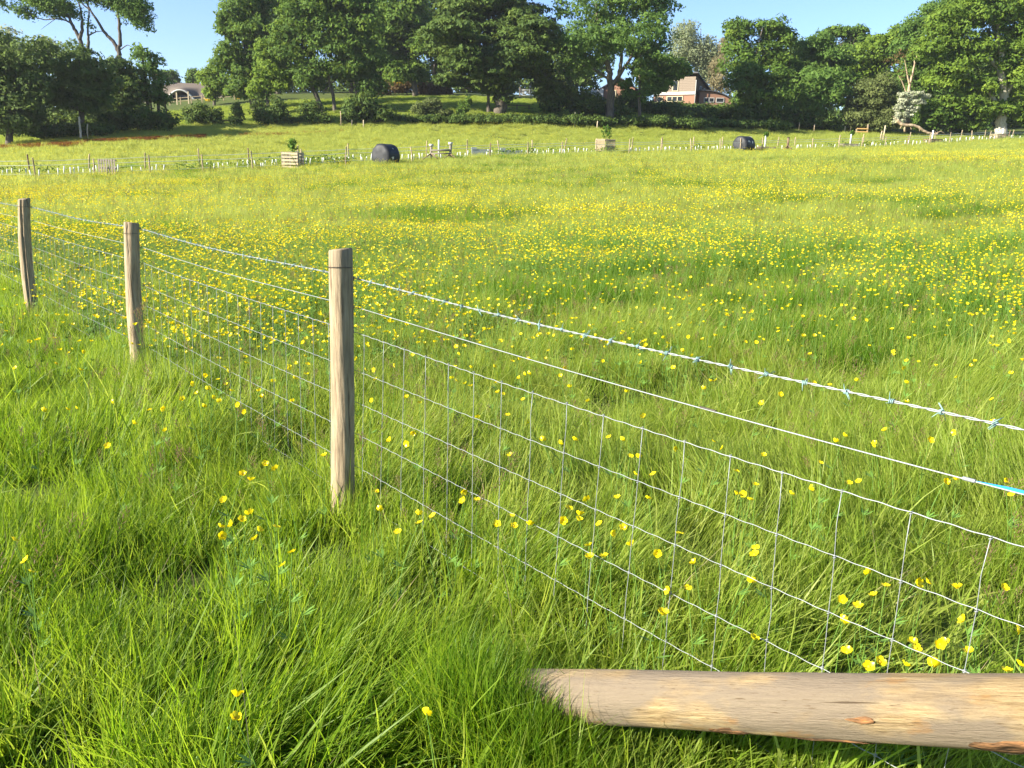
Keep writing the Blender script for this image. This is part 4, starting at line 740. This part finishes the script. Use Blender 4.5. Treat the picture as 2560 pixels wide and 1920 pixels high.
# ------------------------------------------------------------------ double fence across the field
FX = [90,632,1030,1405,1726,2030,2268,2520,2600]; FY = [52,58,64,72,80,89,96,105,108]
BX = [85,238,377,509,632,755,865,1030,1128,1225,1319,1405,1490,1572,1652,1726,1850,2030,2154,2268,2373,2520]; BYp = [452,446,441,436,430,422,413,408,405,398,393,392,390,388,384,384,380,377,370,368,360,352]
def Yf(px, back=0): return float(np.interp(px, FX, FY))+back
def gpt(px, Y):
    p = aty(px, np.interp(px, BX, BYp), Y); return np.array([p[0], p[1], gz(p[0], p[1])])
def farpost(m, h, seed, r=.05):
    q = np.random.default_rng(seed); V, F = tubeVF([(0, 0, -.1), (q.normal(0, .01), 0, h*.5), (q.normal(0, .03), q.normal(0, .02), h-.03), (q.normal(0, .03), 0, h)], [r, r*.95, r*.92, r*.8], 8); return mesh('fence_post', V, F, [m], True)
pm = [farpost(M_far, 1.32, i) for i in range(5)]+[farpost(M_brownw, 1.28, 9)]
front = [-40,90,238,377,509,632,755,865,952,1030,1128,1225,1319,1405,1490,1572,1652,1726,1800,1850,1905,2030,2096,2154,2212,2268,2322,2373,2428,2473,2520,2575]
back = [-60,76,224,365,500,625,745,870,1066,1167,1247,1330,1411,1490,1578,1655,1732,1804,1868,1942,1985,2094,2157,2204,2270,2335,2400,2460,2530]
for nm, lst, bk, lab in (('front_paddock_fence', front, 0, 'nearer line of round posts and white tape across the field'), ('back_paddock_fence', back, 4.2, 'farther line of round posts and white tape behind the sapling hedge')):
    b0 = gpt(lst[0], Yf(lst[0], bk)); t = thing(nm, lab, 'fence', tuple(b0)); tops = []
    for i, px in enumerate(lst):
        p = gpt(px, Yf(px, bk)); s = random.uniform(.9, 1.05); link('fence_post', random.choice(pm[:5] if random.random() < .85 else pm[5:]), t, p-b0, (random.gauss(0, .03), random.gauss(0, .035)+(-.05 if px < 700 else 0), random.random()*6), (1, 1, s)); tops.append((p, s))
    for hh, m_, rr in ((.92, M_tape, .016), (.40, M_tape, .010)):
        P = []
        for (p, s), (q, s2) in zip(tops[:-1], tops[1:]):
            for k in np.linspace(0, 1, 7)[:-1]: P.append(p*(1-k)+q*k+np.array([0, -.07, hh-.03*math.sin(math.pi*k)])-b0)
        link('tape', mesh('tape', *tubeVF(P, rr, 4), [m_]), t)
# white guards round hedge saplings between the fences
gv, gf = tubeVF([(0, 0, 0), (0, 0, .6)], .038, 7); gme = mesh('sapling_guard', gv, gf, [M_guard], True)
px = -30; ng = 0
gaps_ = [(300,330),(410,500),(770,775),(930,1000),(1110,1135),(1170,1215),(1250,1302),(1487,1540),(1545,1565),(1895,1940),(1955,1985),(2100,2140),(2315,2350)]
while px < 2560 and ng < 290:
    Y = Yf(px, random.choice([1.5, 2.1, 2.7])); px += random.choice([5, 8, 11, 16]) if px > 600 else random.choice([9, 13, 18, 24])
    if any(a < px < b for a, b in gaps_): continue
    p = gpt(px, Y); ng += 1
    o = link('sapling_guard', gme, None, tuple(p), (random.gauss(0, .09), random.gauss(0, .13), 0), (1, 1, random.uniform(.75, 1.1)))
    wz = 'left of the dark pallet' if px < 270 else 'between the dark pallet and the pale crate' if px < 735 else 'between the pale crate and the left bale' if px < 965 else 'between the left bale and the brown slatted box' if px < 1512 else 'between the brown slatted box and the right bale' if px < 1858 else 'beyond the right bale'
    tag(o, f'short white sapling guard {wz}', 'plant guard', f'white sapling guards {wz}')
# sapling hedge greenery
r = np.random.default_rng(77); Cq = []
for _ in range(420):
    px = r.uniform(-20, 2560); p = gpt(px, Yf(px, r.uniform(.8, 3.4)))
    if vnoise(p[0], p[1], 3.5, 40) > .45: k = 16; q = r.normal(0, 1, (k, 3))*[.35, .3, .16]+[0, 0, .42]; Cq.append(p+q)
Cq = np.concatenate(Cq); tag(link('undergrowth', leafmesh('undergrowth', Cq, r.normal(0, 1, Cq.shape)+[0, -.3, .6], np.full(len(Cq), .13), r.random(len(Cq)), L_oak, r=r)), 'weeds and hedge whips between the two field fences', None, kind='stuff')

def place(px, Y, py=None):
    p = aty(px, py if py else np.interp(px, BX, BYp), Y); return (float(p[0]), float(p[1]), gz(p[0], p[1]))
def sapling(px, Y, h, label, lw=.45, seed=1, bare=.4):
    r = np.random.default_rng(seed); t = thing('sapling', label, 'sapling', place(px, Y)); V = []; 
    st = [np.array([0, 0, 0]), np.array([.03, 0, h*.5]), np.array([-.02, 0, h])]; parts = [tubeVF(st, [.02, .015, .006], 5)]; C = []
    for k in range(12):
        z = h*(bare+(1-bare)*k/12); a = k*2.4; L = lw*(1-.5*k/12)*r.uniform(.6, 1.1); e = np.array([math.cos(a)*L, math.sin(a)*L, z+L*.7]); parts.append(tubeVF([np.array([0, 0, z]), e], [.008, .003], 4)); C += [np.array([0, 0, z])+(e-[0, 0, z])*r.uniform(.3, 1.1)+r.normal(0, .06, 3) for _ in range(16)]
    C = np.array(C); V, F = join(parts); link('stem', mesh('stem', V, F, [M_bark], True), t); link('leaves', leafmesh('leaves', C, r.normal(0, 1, C.shape)+[0, 0, .5], np.full(len(C), .15), r.random(len(C)), L_sap, r=r), t)
def pallet(t, x, y, z, rz, w, h, n, vert, m, tilt=0):
    """standing pallet face: slats on bearers, origin at its foot"""
    g = Matrix.Translation((x, y, z))@Matrix.Rotation(rz, 4, 'Z')@Matrix.Rotation(tilt, 4, 'X')
    def pc(nm, c, s, mm):
        v, f = boxVF((0, 0, 0), s); o = link(nm, mesh(nm, v, f, [mm]), t); o.matrix_local = g@Matrix.Translation(c)@Matrix.Rotation(random.gauss(0, .012), 4, 'Y'); return o
    for k in range(n):
        if vert: pc('slat', (-w/2+w*(k+.5)/n, -.055, h/2+random.uniform(-.02, .02)), (w/n*.55, .02, h), m)
        else: pc('slat', (0, -.055, h*(k+.5)/n), (w, .02, h/n*.62), m)
    for k in (-1, 0, 1):
        if vert: pc('bearer', (0, 0, h/2+k*h*.42), (w, .09, .09), M_grey)
        else: pc('bearer', (k*w*.46, 0, h/2), (.09, .09, h), M_grey)
t = thing('pallet', 'dark weathered pallet with upright slats standing at the left of the field fence', 'pallet', place(270, 54)); pallet(t, 0, 0, .05, -.25, 1.35, 1.1, 7, True, M_grey, -.06)
def crate(px, Y, w, dpt, h, n, vert, m, label, rz=0, four=True):
    t = thing('tree_crate', label, 'pallet crate', place(px, Y), rz); pallet(t, 0, -dpt/2, .02, 0, w, h, n, vert, m); pallet(t, w/2, 0, .02, math.pi/2, dpt, h, n, vert, m); pallet(t, -w/2, 0, .02, -math.pi/2, dpt, h, n, vert, m); pallet(t, 0, dpt/2, .02, math.pi, w, h, n, vert, m)
crate(733, 60, 1.15, 1.0, 1.15, 5, False, M_pale, 'pale pallet crate with level slats, round the leftmost sapling', -.12)
crate(1512, 77, 1.25, 1.15, 1.28, 11, True, M_far, 'box of upright brown slats with a young tree growing out of the top', .72)
crate(2120, 93, 1.6, 1.0, .5, 3, False, M_grey, 'low grey slatted box beside a white stake on the right', .1)
crate(2330, 101, 1.5, 1.2, .55, 3, False, M_brownw, 'low dark slatted box beside a white stake far on the right', .3)
crate(2495, 106, 1.3, 1.1, .75, 9, True, M_far, 'small brown slatted crate in front of the pale oak trunk', .3)
crate(1915, 87, 1.5, 1.0, .42, 3, False, M_brownw, 'low dark slatted box just right of the second black bale', .1)
sapling(733, 60, 1.95, 'leafy sapling growing out of the pale crate', .4, 1, .62); sapling(1514, 77, 2.35, 'bright leafy young tree growing out of the brown slatted box', .6, 2, .55)
sapling(1912, 87.5, 1.75, 'sapling tip above the white stake right of the second bale', .2, 3, .8); sapling(2126, 93.5, 1.75, 'sapling tip above the white stake by the grey slatted box', .2, 4, .8)
def stake(px, Y, h, r, m, label, py=None, name='stake', lean=0):
    V, F = tubeVF([(0, 0, -.1), (0, 0, h*.6), (lean*h, 0, h)], [r, r*.95, r*.9], 7); tag(link(name, mesh(name, V, F, [m], True), None, place(px, Y, py)), label, 'stake')
stake(1911, 87.5, 1.5, .085, M_guard, 'white stake right of the second black bale'); stake(2124, 93.5, 1.5, .085, M_guard, 'white stake at the grey slatted box'); stake(2328, 101.5, 1.5, .10, M_guard, 'white stake at the low dark box far on the right')
stake(2504, 106.5, 1.35, .11, M_guard, 'rightmost white stake, in front of the pale oak trunk'); stake(1097, 69, 1.45, .07, M_guard, 'thin white stake behind the railed jump')
# railed jump with white-topped posts
t = thing('railed_barrier', 'two white-topped posts with a rail and bracing struts between them', 'barrier', place(1102, 66)); m0 = mpp(1102, 400, 66)
for sx, h in ((-24*m0, 1.25), (24*m0, 1.42)):
    v, f = tubeVF([(0, 0, -.1), (0, 0, h*.86)], .10, 9); link('post', mesh('post', v, f, [M_grey], True), t, (sx, 0, 0)); v, f = tubeVF([(0, 0, h*.86), (0, 0, h*.9), (0, 0, h)], [.12, .17, .18], 9); link('cap', mesh('cap', v, f, [M_white], True), t, (sx, 0, 0))
    for sg in (-1, 1): v, f = tubeVF([(0, -.1, .55), (sg*.75, -.3, 0)], .05, 6); link('strut', mesh('strut', v, f, [M_brownw], True), t, (sx, 0, 0))
v, f = tubeVF([(-24*m0, -.12, .78), (24*m0, -.12, .82)], .07, 7); link('rail', mesh('rail', v, f, [M_grey], True), t)
v, f = tubeVF([(-24*m0, -.12, .55), (24*m0, -.12, .58)], .05, 7); link('rail', mesh('rail', v, f, [M_grey], True), t)
t = thing('braced_post', 'brown post with two sloping braces right of the second bale', 'post', place(1968, 87)); v, f = tubeVF([(0, 0, -.1), (0, 0, 1.3)], .11, 9); link('post', mesh('post', v, f, [M_brownw], True), t)
v, f = tubeVF([(0, 0, 1.3), (0, 0, 1.38)], [.13, .14], 9); link('cap', mesh('cap', v, f, [M_dkmetal], True), t)
for sg in (-1, 1): v, f = tubeVF([(0, -.08, .55), (sg*.7, -.1, 0)], .06, 6); link('brace', mesh('brace', v, f, [M_brownw], True), t)
# wrapped bales
def bale(px, Y, R_, L_, rz, label, seed, tears):
    r = np.random.default_rng(seed); seg, V = 40, []; xs = [-L_/2, -L_/2+.01, -L_/2+.06, -L_/2+.16, -L_*.25, 0, L_*.25, L_/2-.16, L_/2-.06, L_/2-.01, L_/2]; rs = [.35, .75, .9, .985, 1.0, 1.0, 1.0, .985, .9, .75, .35]; th = np.arange(seg)*2*np.pi/seg
    for x, q in zip(xs, rs):
        rr = R_*q*(1+.018*np.sin(3*th+x*4)+.014*np.sin(8*th-x*7)+r.normal(0, .006, seg)); V.append(np.stack([np.full(seg, x)+.03*np.sin(4*th)*(1-q), rr*np.cos(th), np.maximum(rr*np.sin(th), -R_*.8)+R_*.8], 1))
    F = [[i*seg+j, (i+1)*seg+j, (i+1)*seg+(j+1) % seg, i*seg+(j+1) % seg] for i in range(len(xs)-1) for j in range(seg)]+[list(range(seg)), list(range((len(xs)-1)*seg, len(xs)*seg))[::-1]]
    t = thing('hay_bale', label, 'bale', place(px, Y), rz); link('wrap', mesh('wrap', np.concatenate(V), F, [M_wrap], True), t)
    for (x, a, s) in tears:
        n = 9; P = [(x, R_*1.012*math.cos(a), R_*1.012*math.sin(a)+R_*.8)]
        for k in range(n): q = k*2*math.pi/n; w = s*r.uniform(.4, 1.3); aa = a+w*math.sin(q)/R_; P.append((x+w*1.3*math.cos(q), R_*1.03*math.cos(aa), R_*1.03*math.sin(aa)+R_*.8))
        link('tear', mesh('tear', P, [[0, 1+k, 1+(k+1) % n] for k in range(n)], [M_tear]), t)
bale(965, 62, .84, 1.5, 1.1, 'large black plastic-wrapped bale left of centre behind the fence post', 1, [(-.5, -1.9+math.pi*1.5*0, .10), (-.35, 3.3, .12), (-.1, 2.5, .05)])
bale(1858, 84.5, .84, 1.8, .8, 'black plastic-wrapped bale with torn pale patches, the right-hand one', 2, [(-.45, 2.75, .14), (.2, 2.8, .13), (.65, 1.9, .16)])
def trough(px, Y, w, label):
    t = thing('water_trough', label, 'trough', place(px, Y), .15); outer = [(-w/2, -.25), (w/2, -.25), (w/2, .25), (-w/2, .25)]; V = []
    for z, k in ((.05, .82), (.55, 1.0), (.55, .93), (.15, .8)): V += [(x*(.97 if k < .9 else 1), y*k, z) for x, y in outer]
    F = [[0, 3, 2, 1]]+[[4*a+i, 4*a+(i+1) % 4, 4*a+4+(i+1) % 4, 4*a+4+i] for a in range(3) for i in range(4)]+[[12, 13, 14, 15]]; link('tank', mesh('tank', V, F, [M_tank]), t)
    box('float_box', (-w/2+.2, 0, .60), (.42, .56, .20), M_white if False else M_tank, t); 
    for sx in (-1, 1): box('foot', (sx*w*.35, 0, .03), (.08, .42, .10), M_tank, t)
trough(1277, 71, 1.75, 'galvanised water trough with a raised end box, the nearer of the two'); trough(1203, 72.5, 1.65, 'galvanised water trough half hidden by grass, the farther of the two')

# stakes along the top of the field
for px, py, h, Y, r_, m, lab in [(220,347,1.5,82,.06,M_pale,'pale stake right of the tall dead stem'),(853,314,1.75,99,.06,M_far,'tallest of the three stakes below the leaning oak'),(880,314,.85,99,.05,M_grey,'short grey stake, middle of the three below the leaning oak'),(909,316,1.0,98,.06,M_pale,'short pale stake, right of the three below the leaning oak'),
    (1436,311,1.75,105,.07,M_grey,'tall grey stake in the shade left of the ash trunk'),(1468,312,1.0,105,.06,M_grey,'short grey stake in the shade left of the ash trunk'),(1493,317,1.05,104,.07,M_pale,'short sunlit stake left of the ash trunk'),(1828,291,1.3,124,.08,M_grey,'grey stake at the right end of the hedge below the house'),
    (1950,327,1.25,114,.09,M_far,'thick stake below the notched oak'),(1997,326,1.1,116,.06,M_far,'thin stake below the mid-green oak'),(2035,328,1.05,116,.09,M_far,'leaning stub of a stake below the mid-green oak'),(2112,323,.9,117,.08,M_pale,'stake with a cross peg left of the wooden rails'),
    (2126,325,.8,117,.05,M_far,'thin stub just left of the wooden rails'),(2201,352,1.3,104,.09,M_far,'left stake of the close pair below the willow bush'),(2208,352,1.9,104.4,.08,M_pale,'taller right stake of the close pair below the willow bush')]:
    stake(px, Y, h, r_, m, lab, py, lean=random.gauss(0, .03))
t = thing('wooden_rails', 'short length of orange-brown post and rail below the willow bush', 'fence', place(2155, 116, 329)); k = mpp(2155, 325, 116)
for x, h in ((-14*k, .7), (13*k, 1.35)): box('post', (x, 0, h/2), (.16, .12, h), M_far, t)
for z in (.35, .75): box('rail', (0, -.08, z), (28*k, .05, .14), plain('orange_timber', (.55, .34, .12), .8) if z < .5 else bpy.data.materials['orange_timber'], t)
# rail fence on the left paddock
def railfence(name, label, pts, Y, tall, ph, rails, gap, m, mt):
    t = thing(name, label, 'fence', tuple(aty(*pts[0], Y))); b0 = Vector(t.location); P = [aty(x, y, Y) for x, y in pts]
    for p in P: p[2] = gz(p[0], p[1])
    P = np.array(P); seglen = np.concatenate([[0], np.cumsum(np.linalg.norm(np.diff(P, axis=0), axis=1))]); ss = np.arange(0, seglen[-1], gap); Q = np.stack([np.interp(ss, seglen, P[:, j]) for j in range(3)], 1)
    me = mesh('post', *boxVF((0, 0, ph/2), (.13, .13, ph)), [m])
    for q in Q: link('post', me, t, Vector(q)-b0)
    mt_ = mesh('post', *boxVF((0, 0, .95), (.17, .17, 1.9)), [mt])
    for x in tall: pz = aty(x, np.interp(x, [c[0] for c in pts], [c[1] for c in pts]), Y); link('post', mt_, t, Vector((pz[0], pz[1], gz(pz[0], pz[1])))-b0)
    for a, b in zip(Q[:-1], Q[1:]):
        for z in rails: link('rail', mesh('rail', *tubeVF([a+[0, 0, z]-np.array(b0), b+[0, 0, z]-np.array(b0)], .055, 5), [m]), t)
railfence('rail_fence', 'pale post and rail fence climbing the left paddock by the thatched house', [(425,262),(443,259),(540,250),(605,243),(680,238)], 140, [443,472,602,627,651,675], 1.15, (.5, 1.0), 1.75, M_far, M_pale)
railfence('low_rail', 'low dark rail between the layered oak trunk and the dark bush', [(1262,278),(1290,277),(1350,276)], 115, [], .75, (.62,), 1.6, M_brownw, M_brownw)
railfence('low_rail', 'low dark rail in the gap between the two bushes at the left', [(545,316),(580,315)], 99, [], .6, (.5,), 1.5, M_brownw, M_brownw)
t = thing('field_gate', 'grey five-bar metal gate in the shade behind the layered oak', 'gate', place(1323, 150, 246)); k = mpp(1323, 240, 150)
for i in range(5): v, f = tubeVF([(-21*k, 0, .25+.24*i), (21*k, 0, .25+.24*i)], .035, 5); link('bar', mesh('bar', v, f, [M_iron], True), t)
for x in (-21, 0, 21): v, f = tubeVF([(x*k, 0, .1), (x*k, 0, 1.3)], .04, 5); link('upright', mesh('upright', v, f, [M_iron], True), t)
for x in (-24, 24): box('gate_post', (x*k, 0, .8), (.22, .22, 1.6), M_grey, t)

# ------------------------------------------------------------------ brick house
Yh = 150; bh = aty(1735, 262, Yh); k = mpp(1735, 230, Yh); zh = lambda py: aty(1735, py, Yh)[2]; z0 = zh(272); t = thing('brick_house', 'brick and timber house with a sloping dark roof seen through the ash tree', 'house', (bh[0], bh[1], z0), R(-27)); H_ = lambda py: zh(py)-z0
Wd = 95*k/math.cos(R(27)); Dp = 8.5
box('lower_wall', (-Wd/2, Dp/2, H_(236)/2), (Wd, Dp, H_(236)), M_brick, t)
M_clad = wood_mat('timber_cladding', (.15, .115, .085), (.23, .185, .14), (.31, .26, .20), scale=3)
box('upper_wall', (-Wd/2, Dp/2, (H_(229)+H_(203))/2), (Wd-.1, Dp-.1, H_(203)-H_(229)), M_grey, t)
zz0 = H_(229); nb = 9; zt = H_(191); hb = (zt-zz0)/nb
for i in range(nb): box('cladding_board', (-Wd*.5, .0, zz0+hb*(i+.5)), (Wd, .09+.02*(i % 2), hb*.93), M_clad, t, rot=(R(-3), 0, 0))
for i in range(5): box('cladding_board', (.02, Dp*.5, zz0+(H_(205)-zz0)*(i+.5)/5), (.08, Dp*.98, (H_(205)-zz0)/5*.93), M_brownw, t, rot=(0, R(3), 0))
V = [(0.05, 0, H_(205)), (.05, Dp, H_(205)), (.05, 0, zt+.1)]; link('gable', mesh('gable', V, [[0, 1, 2]], [M_brownw]), t)
box('band', (-Wd/2, -.03, (H_(236)+H_(229))/2), (Wd+.3, .35, H_(229)-H_(236)), M_white, t)
v, f = boxVF((0, 0, 0), (Wd+1, Dp+1.6, .18)); dz = H_(216)-H_(188); ro = link('roof', mesh('roof', v, f, [M_slate]), t, (-Wd/2, Dp/2, (H_(186)+H_(214))/2+.1), (-math.atan2(H_(186)-H_(214), Dp), 0, 0))
def window(t, x, y, z, w, h, n, face='front', fm=None):
    fm = fm or M_cream; rot = 0 if face == 'front' else math.pi/2
    o = bpy.data.objects.new('window', None); 
    parts = [boxVF((0, 0, h/2+.04), (w+.16, .10, .12)), boxVF((0, 0, -h/2-.04), (w+.16, .12, .12))]+[boxVF((-w/2+w*i/n, 0, 0), (.12, .10, h)) for i in range(n+1)]; V, F = join(parts)
    wo = link('window', mesh('window_frame', V, F, [fm]), t, (x, y, z), (0, 0, rot))
    for i in range(n): v, f = boxVF((0, 0, 0), (w/n-.12, .03, h)); link('pane', mesh('pane', v, f, [M_glass]), wo, (-w/2+w*(i+.5)/n, .0, 0))
c27 = math.cos(R(27)); X = lambda px: (px-1735)*k/c27
window(t, X(1690), -.09, (H_(227)+H_(199))/2, 12*k/c27, 24*k, 1); window(t, X(1690), -.06, (H_(240)+H_(253))/2, 36*k/c27, 11*k, 3); window(t, X(1655), -.06, (H_(240)+H_(253))/2, 12*k/c27, 10*k, 1)
window(t, .12, 3.0, (H_(226)+H_(212))/2, .7, 12*k, 1, 'side', M_white); window(t, .12, 5.6, (H_(226)+H_(214))/2, .7, 9*k, 1, 'side', M_white)
v, f = tubeVF([(.12, -.12, 0), (.12, -.12, H_(200))], .06, 6); link('drainpipe', mesh('drainpipe', v, f, [M_white], True), t)
# single-storey wing with a bowed roof
Ww = 5.6; prof = [(0, H_(226)), (Ww*.3, H_(226)-.02), (Ww*.55, H_(230)), (Ww*.8, H_(238)), (Ww, H_(247)), (Ww*1.08, H_(256))]
V = [(x, 0, 0) for x, z in prof]+[(x, 0, z) for x, z in prof]; V += [(x, 4.5, z) for x, y, z in V]; n6 = 6; F = [[i, i+1, 7+i, 6+i] for i in range(5)]+[[12+i, 18+i, 19+i, 13+i] for i in range(5)]+[[6+i, 7+i, 19+i, 18+i] for i in range(5)]+[[5, 17, 23, 11]]
wing = link('wing', mesh('wing', V, F, [M_brick]), t, (.5, 1.2, 0), (0, 0, R(27)))
P = [(x*1.02, z+.06) for x, z in prof]; V = [(x, y, z+q) for q in (0, .14) for y in (-.35, 4.9) for x, z in P]; F = [[i, i+1, 6+i+1, 6+i] for i in range(5)]+[[12+i, 18+i, 19+i, 13+i] for i in range(5)]+[[i, 12+i, 13+i, i+1] for i in range(5)]+[[6+i, 7+i, 19+i, 18+i] for i in range(5)]
link('wing_roof', mesh('wing_roof', V, F, [M_slate]), t, (.5, 1.2, 0), (0, 0, R(27)))
def wwin(x, w, n):
    h = 10*k; V, F = join([boxVF((0, 0, h/2), (w+.1, .1, .1)), boxVF((0, 0, -h/2), (w+.1, .1, .1))]+[boxVF((-w/2+w*i/n, 0, 0), (.09, .1, h)) for i in range(n+1)]); wo = link('window', mesh('window_frame', V, F, [M_white]), t); wo.matrix_local = Matrix.Translation((.5, 1.2, 0))@Matrix.Rotation(R(27), 4, 'Z')@Matrix.Translation((x, -.04, H_(248)))
    for i in range(n): v, f = boxVF((0, 0, 0), (w/n-.1, .03, h)); link('pane', mesh('pane', v, f, [M_glass]), wo, (-w/2+w*(i+.5)/n, 0, 0))
wwin(1.7, 1.7, 2); wwin(3.6, 1.3, 1)
# far brick gable house
Yg = 158; g = aty(1545, 262, Yg); k = mpp(1545, 220, Yg); zg = lambda py: aty(1545, py, Yg)[2]-g[2]+.0; t = thing('brick_cottage', 'red brick cottage with a gabled roof glimpsed behind the ash trunk', 'house', (g[0], g[1], g[2]-.5), R(-12)); W2 = 80*k
v = [(-W2/2, 0, 0), (W2/2, 0, 0), (W2/2, 0, zg(222)+.5), (0, 0, zg(196)+.5), (-W2/2, 0, zg(222)+.5)]; v += [(x, 8, z) for x, y, z in v]; link('wall', mesh('wall', v, [[0, 1, 2, 3, 4], [9, 8, 7, 6, 5], [1, 6, 7, 2], [0, 4, 9, 5]], [M_brick]), t)
for sx in (-1, 1):
    a = np.array([0, -.4, zg(194)+.5]); b = np.array([sx*(W2/2+.5), -.4, zg(224)+.5]); V = [a, b, b+[0, 8.8, 0], a+[0, 8.8, 0]]; V += [p+np.array([0, 0, .2]) for p in V]; link('roof', mesh('roof', V, [[0, 1, 2, 3], [7, 6, 5, 4], [0, 4, 5, 1], [1, 5, 6, 2], [3, 2, 6, 7], [0, 3, 7, 4]], [M_slate]), t)
for x in (-W2*.2, W2*.22): window(t, x, -.06, zg(236)+.5, 1.3, 1.2, 2)
box('annexe', (-W2*.75, 2, 1.6), (3.2, 5, 3.2), plain('grey_render', (.42, .44, .46), .8), t)
# thatched house
Yt = 158; g = aty(470, 262, Yt); k = mpp(470, 230, Yt); t = thing('thatched_house', 'thatched house with a white arched eyebrow window behind the left rail fence', 'house', (g[0], g[1], g[2]-.6), R(6)); zt_ = lambda py: aty(470, py, Yt)[2]-g[2]+.6; X = lambda px: (px-470)*k
xs = np.linspace(X(395), X(552), 33); V = []; zr, ze = zt_(202), zt_(248)
rows = 12
for j in range(rows+1):
    q = j/rows
    for x in xs:
        yv = 4.5-q*4.9; z = zr+(ze-zr)*q**1.05; bx = (x-X(456))/(36*k); lift = max(0, 1-bx*bx)**1.0; z2 = z+lift*(zt_(222)-ze)*max(0, q-.25)/.75; endd = (abs(x-(xs[0]+xs[-1])/2)/((xs[-1]-xs[0])/2)); z2 -= .5*max(0, endd-.85)/.15*(1-q); V.append((x, yv-.2*lift*q, z2))
nr = len(xs); n1 = len(V); V += [(x, 4.5+(4.5-y), z) for x, y, z in V]; V += [(x, y+.35*0, z-.35) for x, y, z in V[:n1]]
F = [[j*nr+i, j*nr+i+1, (j+1)*nr+i+1, (j+1)*nr+i] for j in range(rows) for i in range(nr-1)]; F2 = [[n1+a for a in f[::-1]] for f in F]; F3 = [[2*n1+a for a in f[::-1]] for f in F]; F4 = [[rows*nr+i, rows*nr+i+1, 2*n1+rows*nr+i+1, 2*n1+rows*nr+i] for i in range(nr-1)]
link('roof', mesh('roof', V, F+F2+F3+F4, [M_thatch], True), t)
arc = [(X(456)+36*k*s*.98, -.62-.2*(1-s*s), ze+(1-s*s)*(zt_(222)-ze)-.32) for s in np.linspace(-1, 1, 21)]; link('arched_trim', mesh('arched_trim', *tubeVF(arc, .17, 6), [M_white], True), t)
box('wall', (X(473), 4.5, ze/2), (150*k, 8.4, ze), M_white, t); v, f = boxVF((0, 0, 0), (44*k, .1, 1.5)); link('window', mesh('window', v, f, [M_glass]), t, (X(456), .2, ze-.1))
box('chimney', (X(386), 4, (zt_(188))/2), (.9, .9, zt_(188)), M_white, t); box('chimney_cap', (X(386), 4, zt_(186)), (1.15, 1.15, .35), M_brick, t)
box('lean_to_roof', (X(365), 1, zt_(243)), (5.5, 4, .2), M_white, t); box('lean_to_wall', (X(365), 1.2, zt_(243)/2-.1), (5, 3.4, zt_(243)-.2), M_grey, t)


# ------------------------------------------------------------------ haze
v, f = boxVF((0, 300, 29), (1300, 1420, 88))
def _hz(n, out):
    p = n.nodes.new('ShaderNodeVolumePrincipled'); p.inputs['Density'].default_value = .00016; p.inputs['Color'].default_value = (.90, .94, 1, 1); p.inputs['Anisotropy'].default_value = .2; n.links.new(p.outputs[0], out.inputs['Volume'])
hz = link('haze', mesh('haze', v, f, [mat('haze_air', _hz)])); tag(hz, 'thin evening haze over the field and trees', None, kind='stuff')
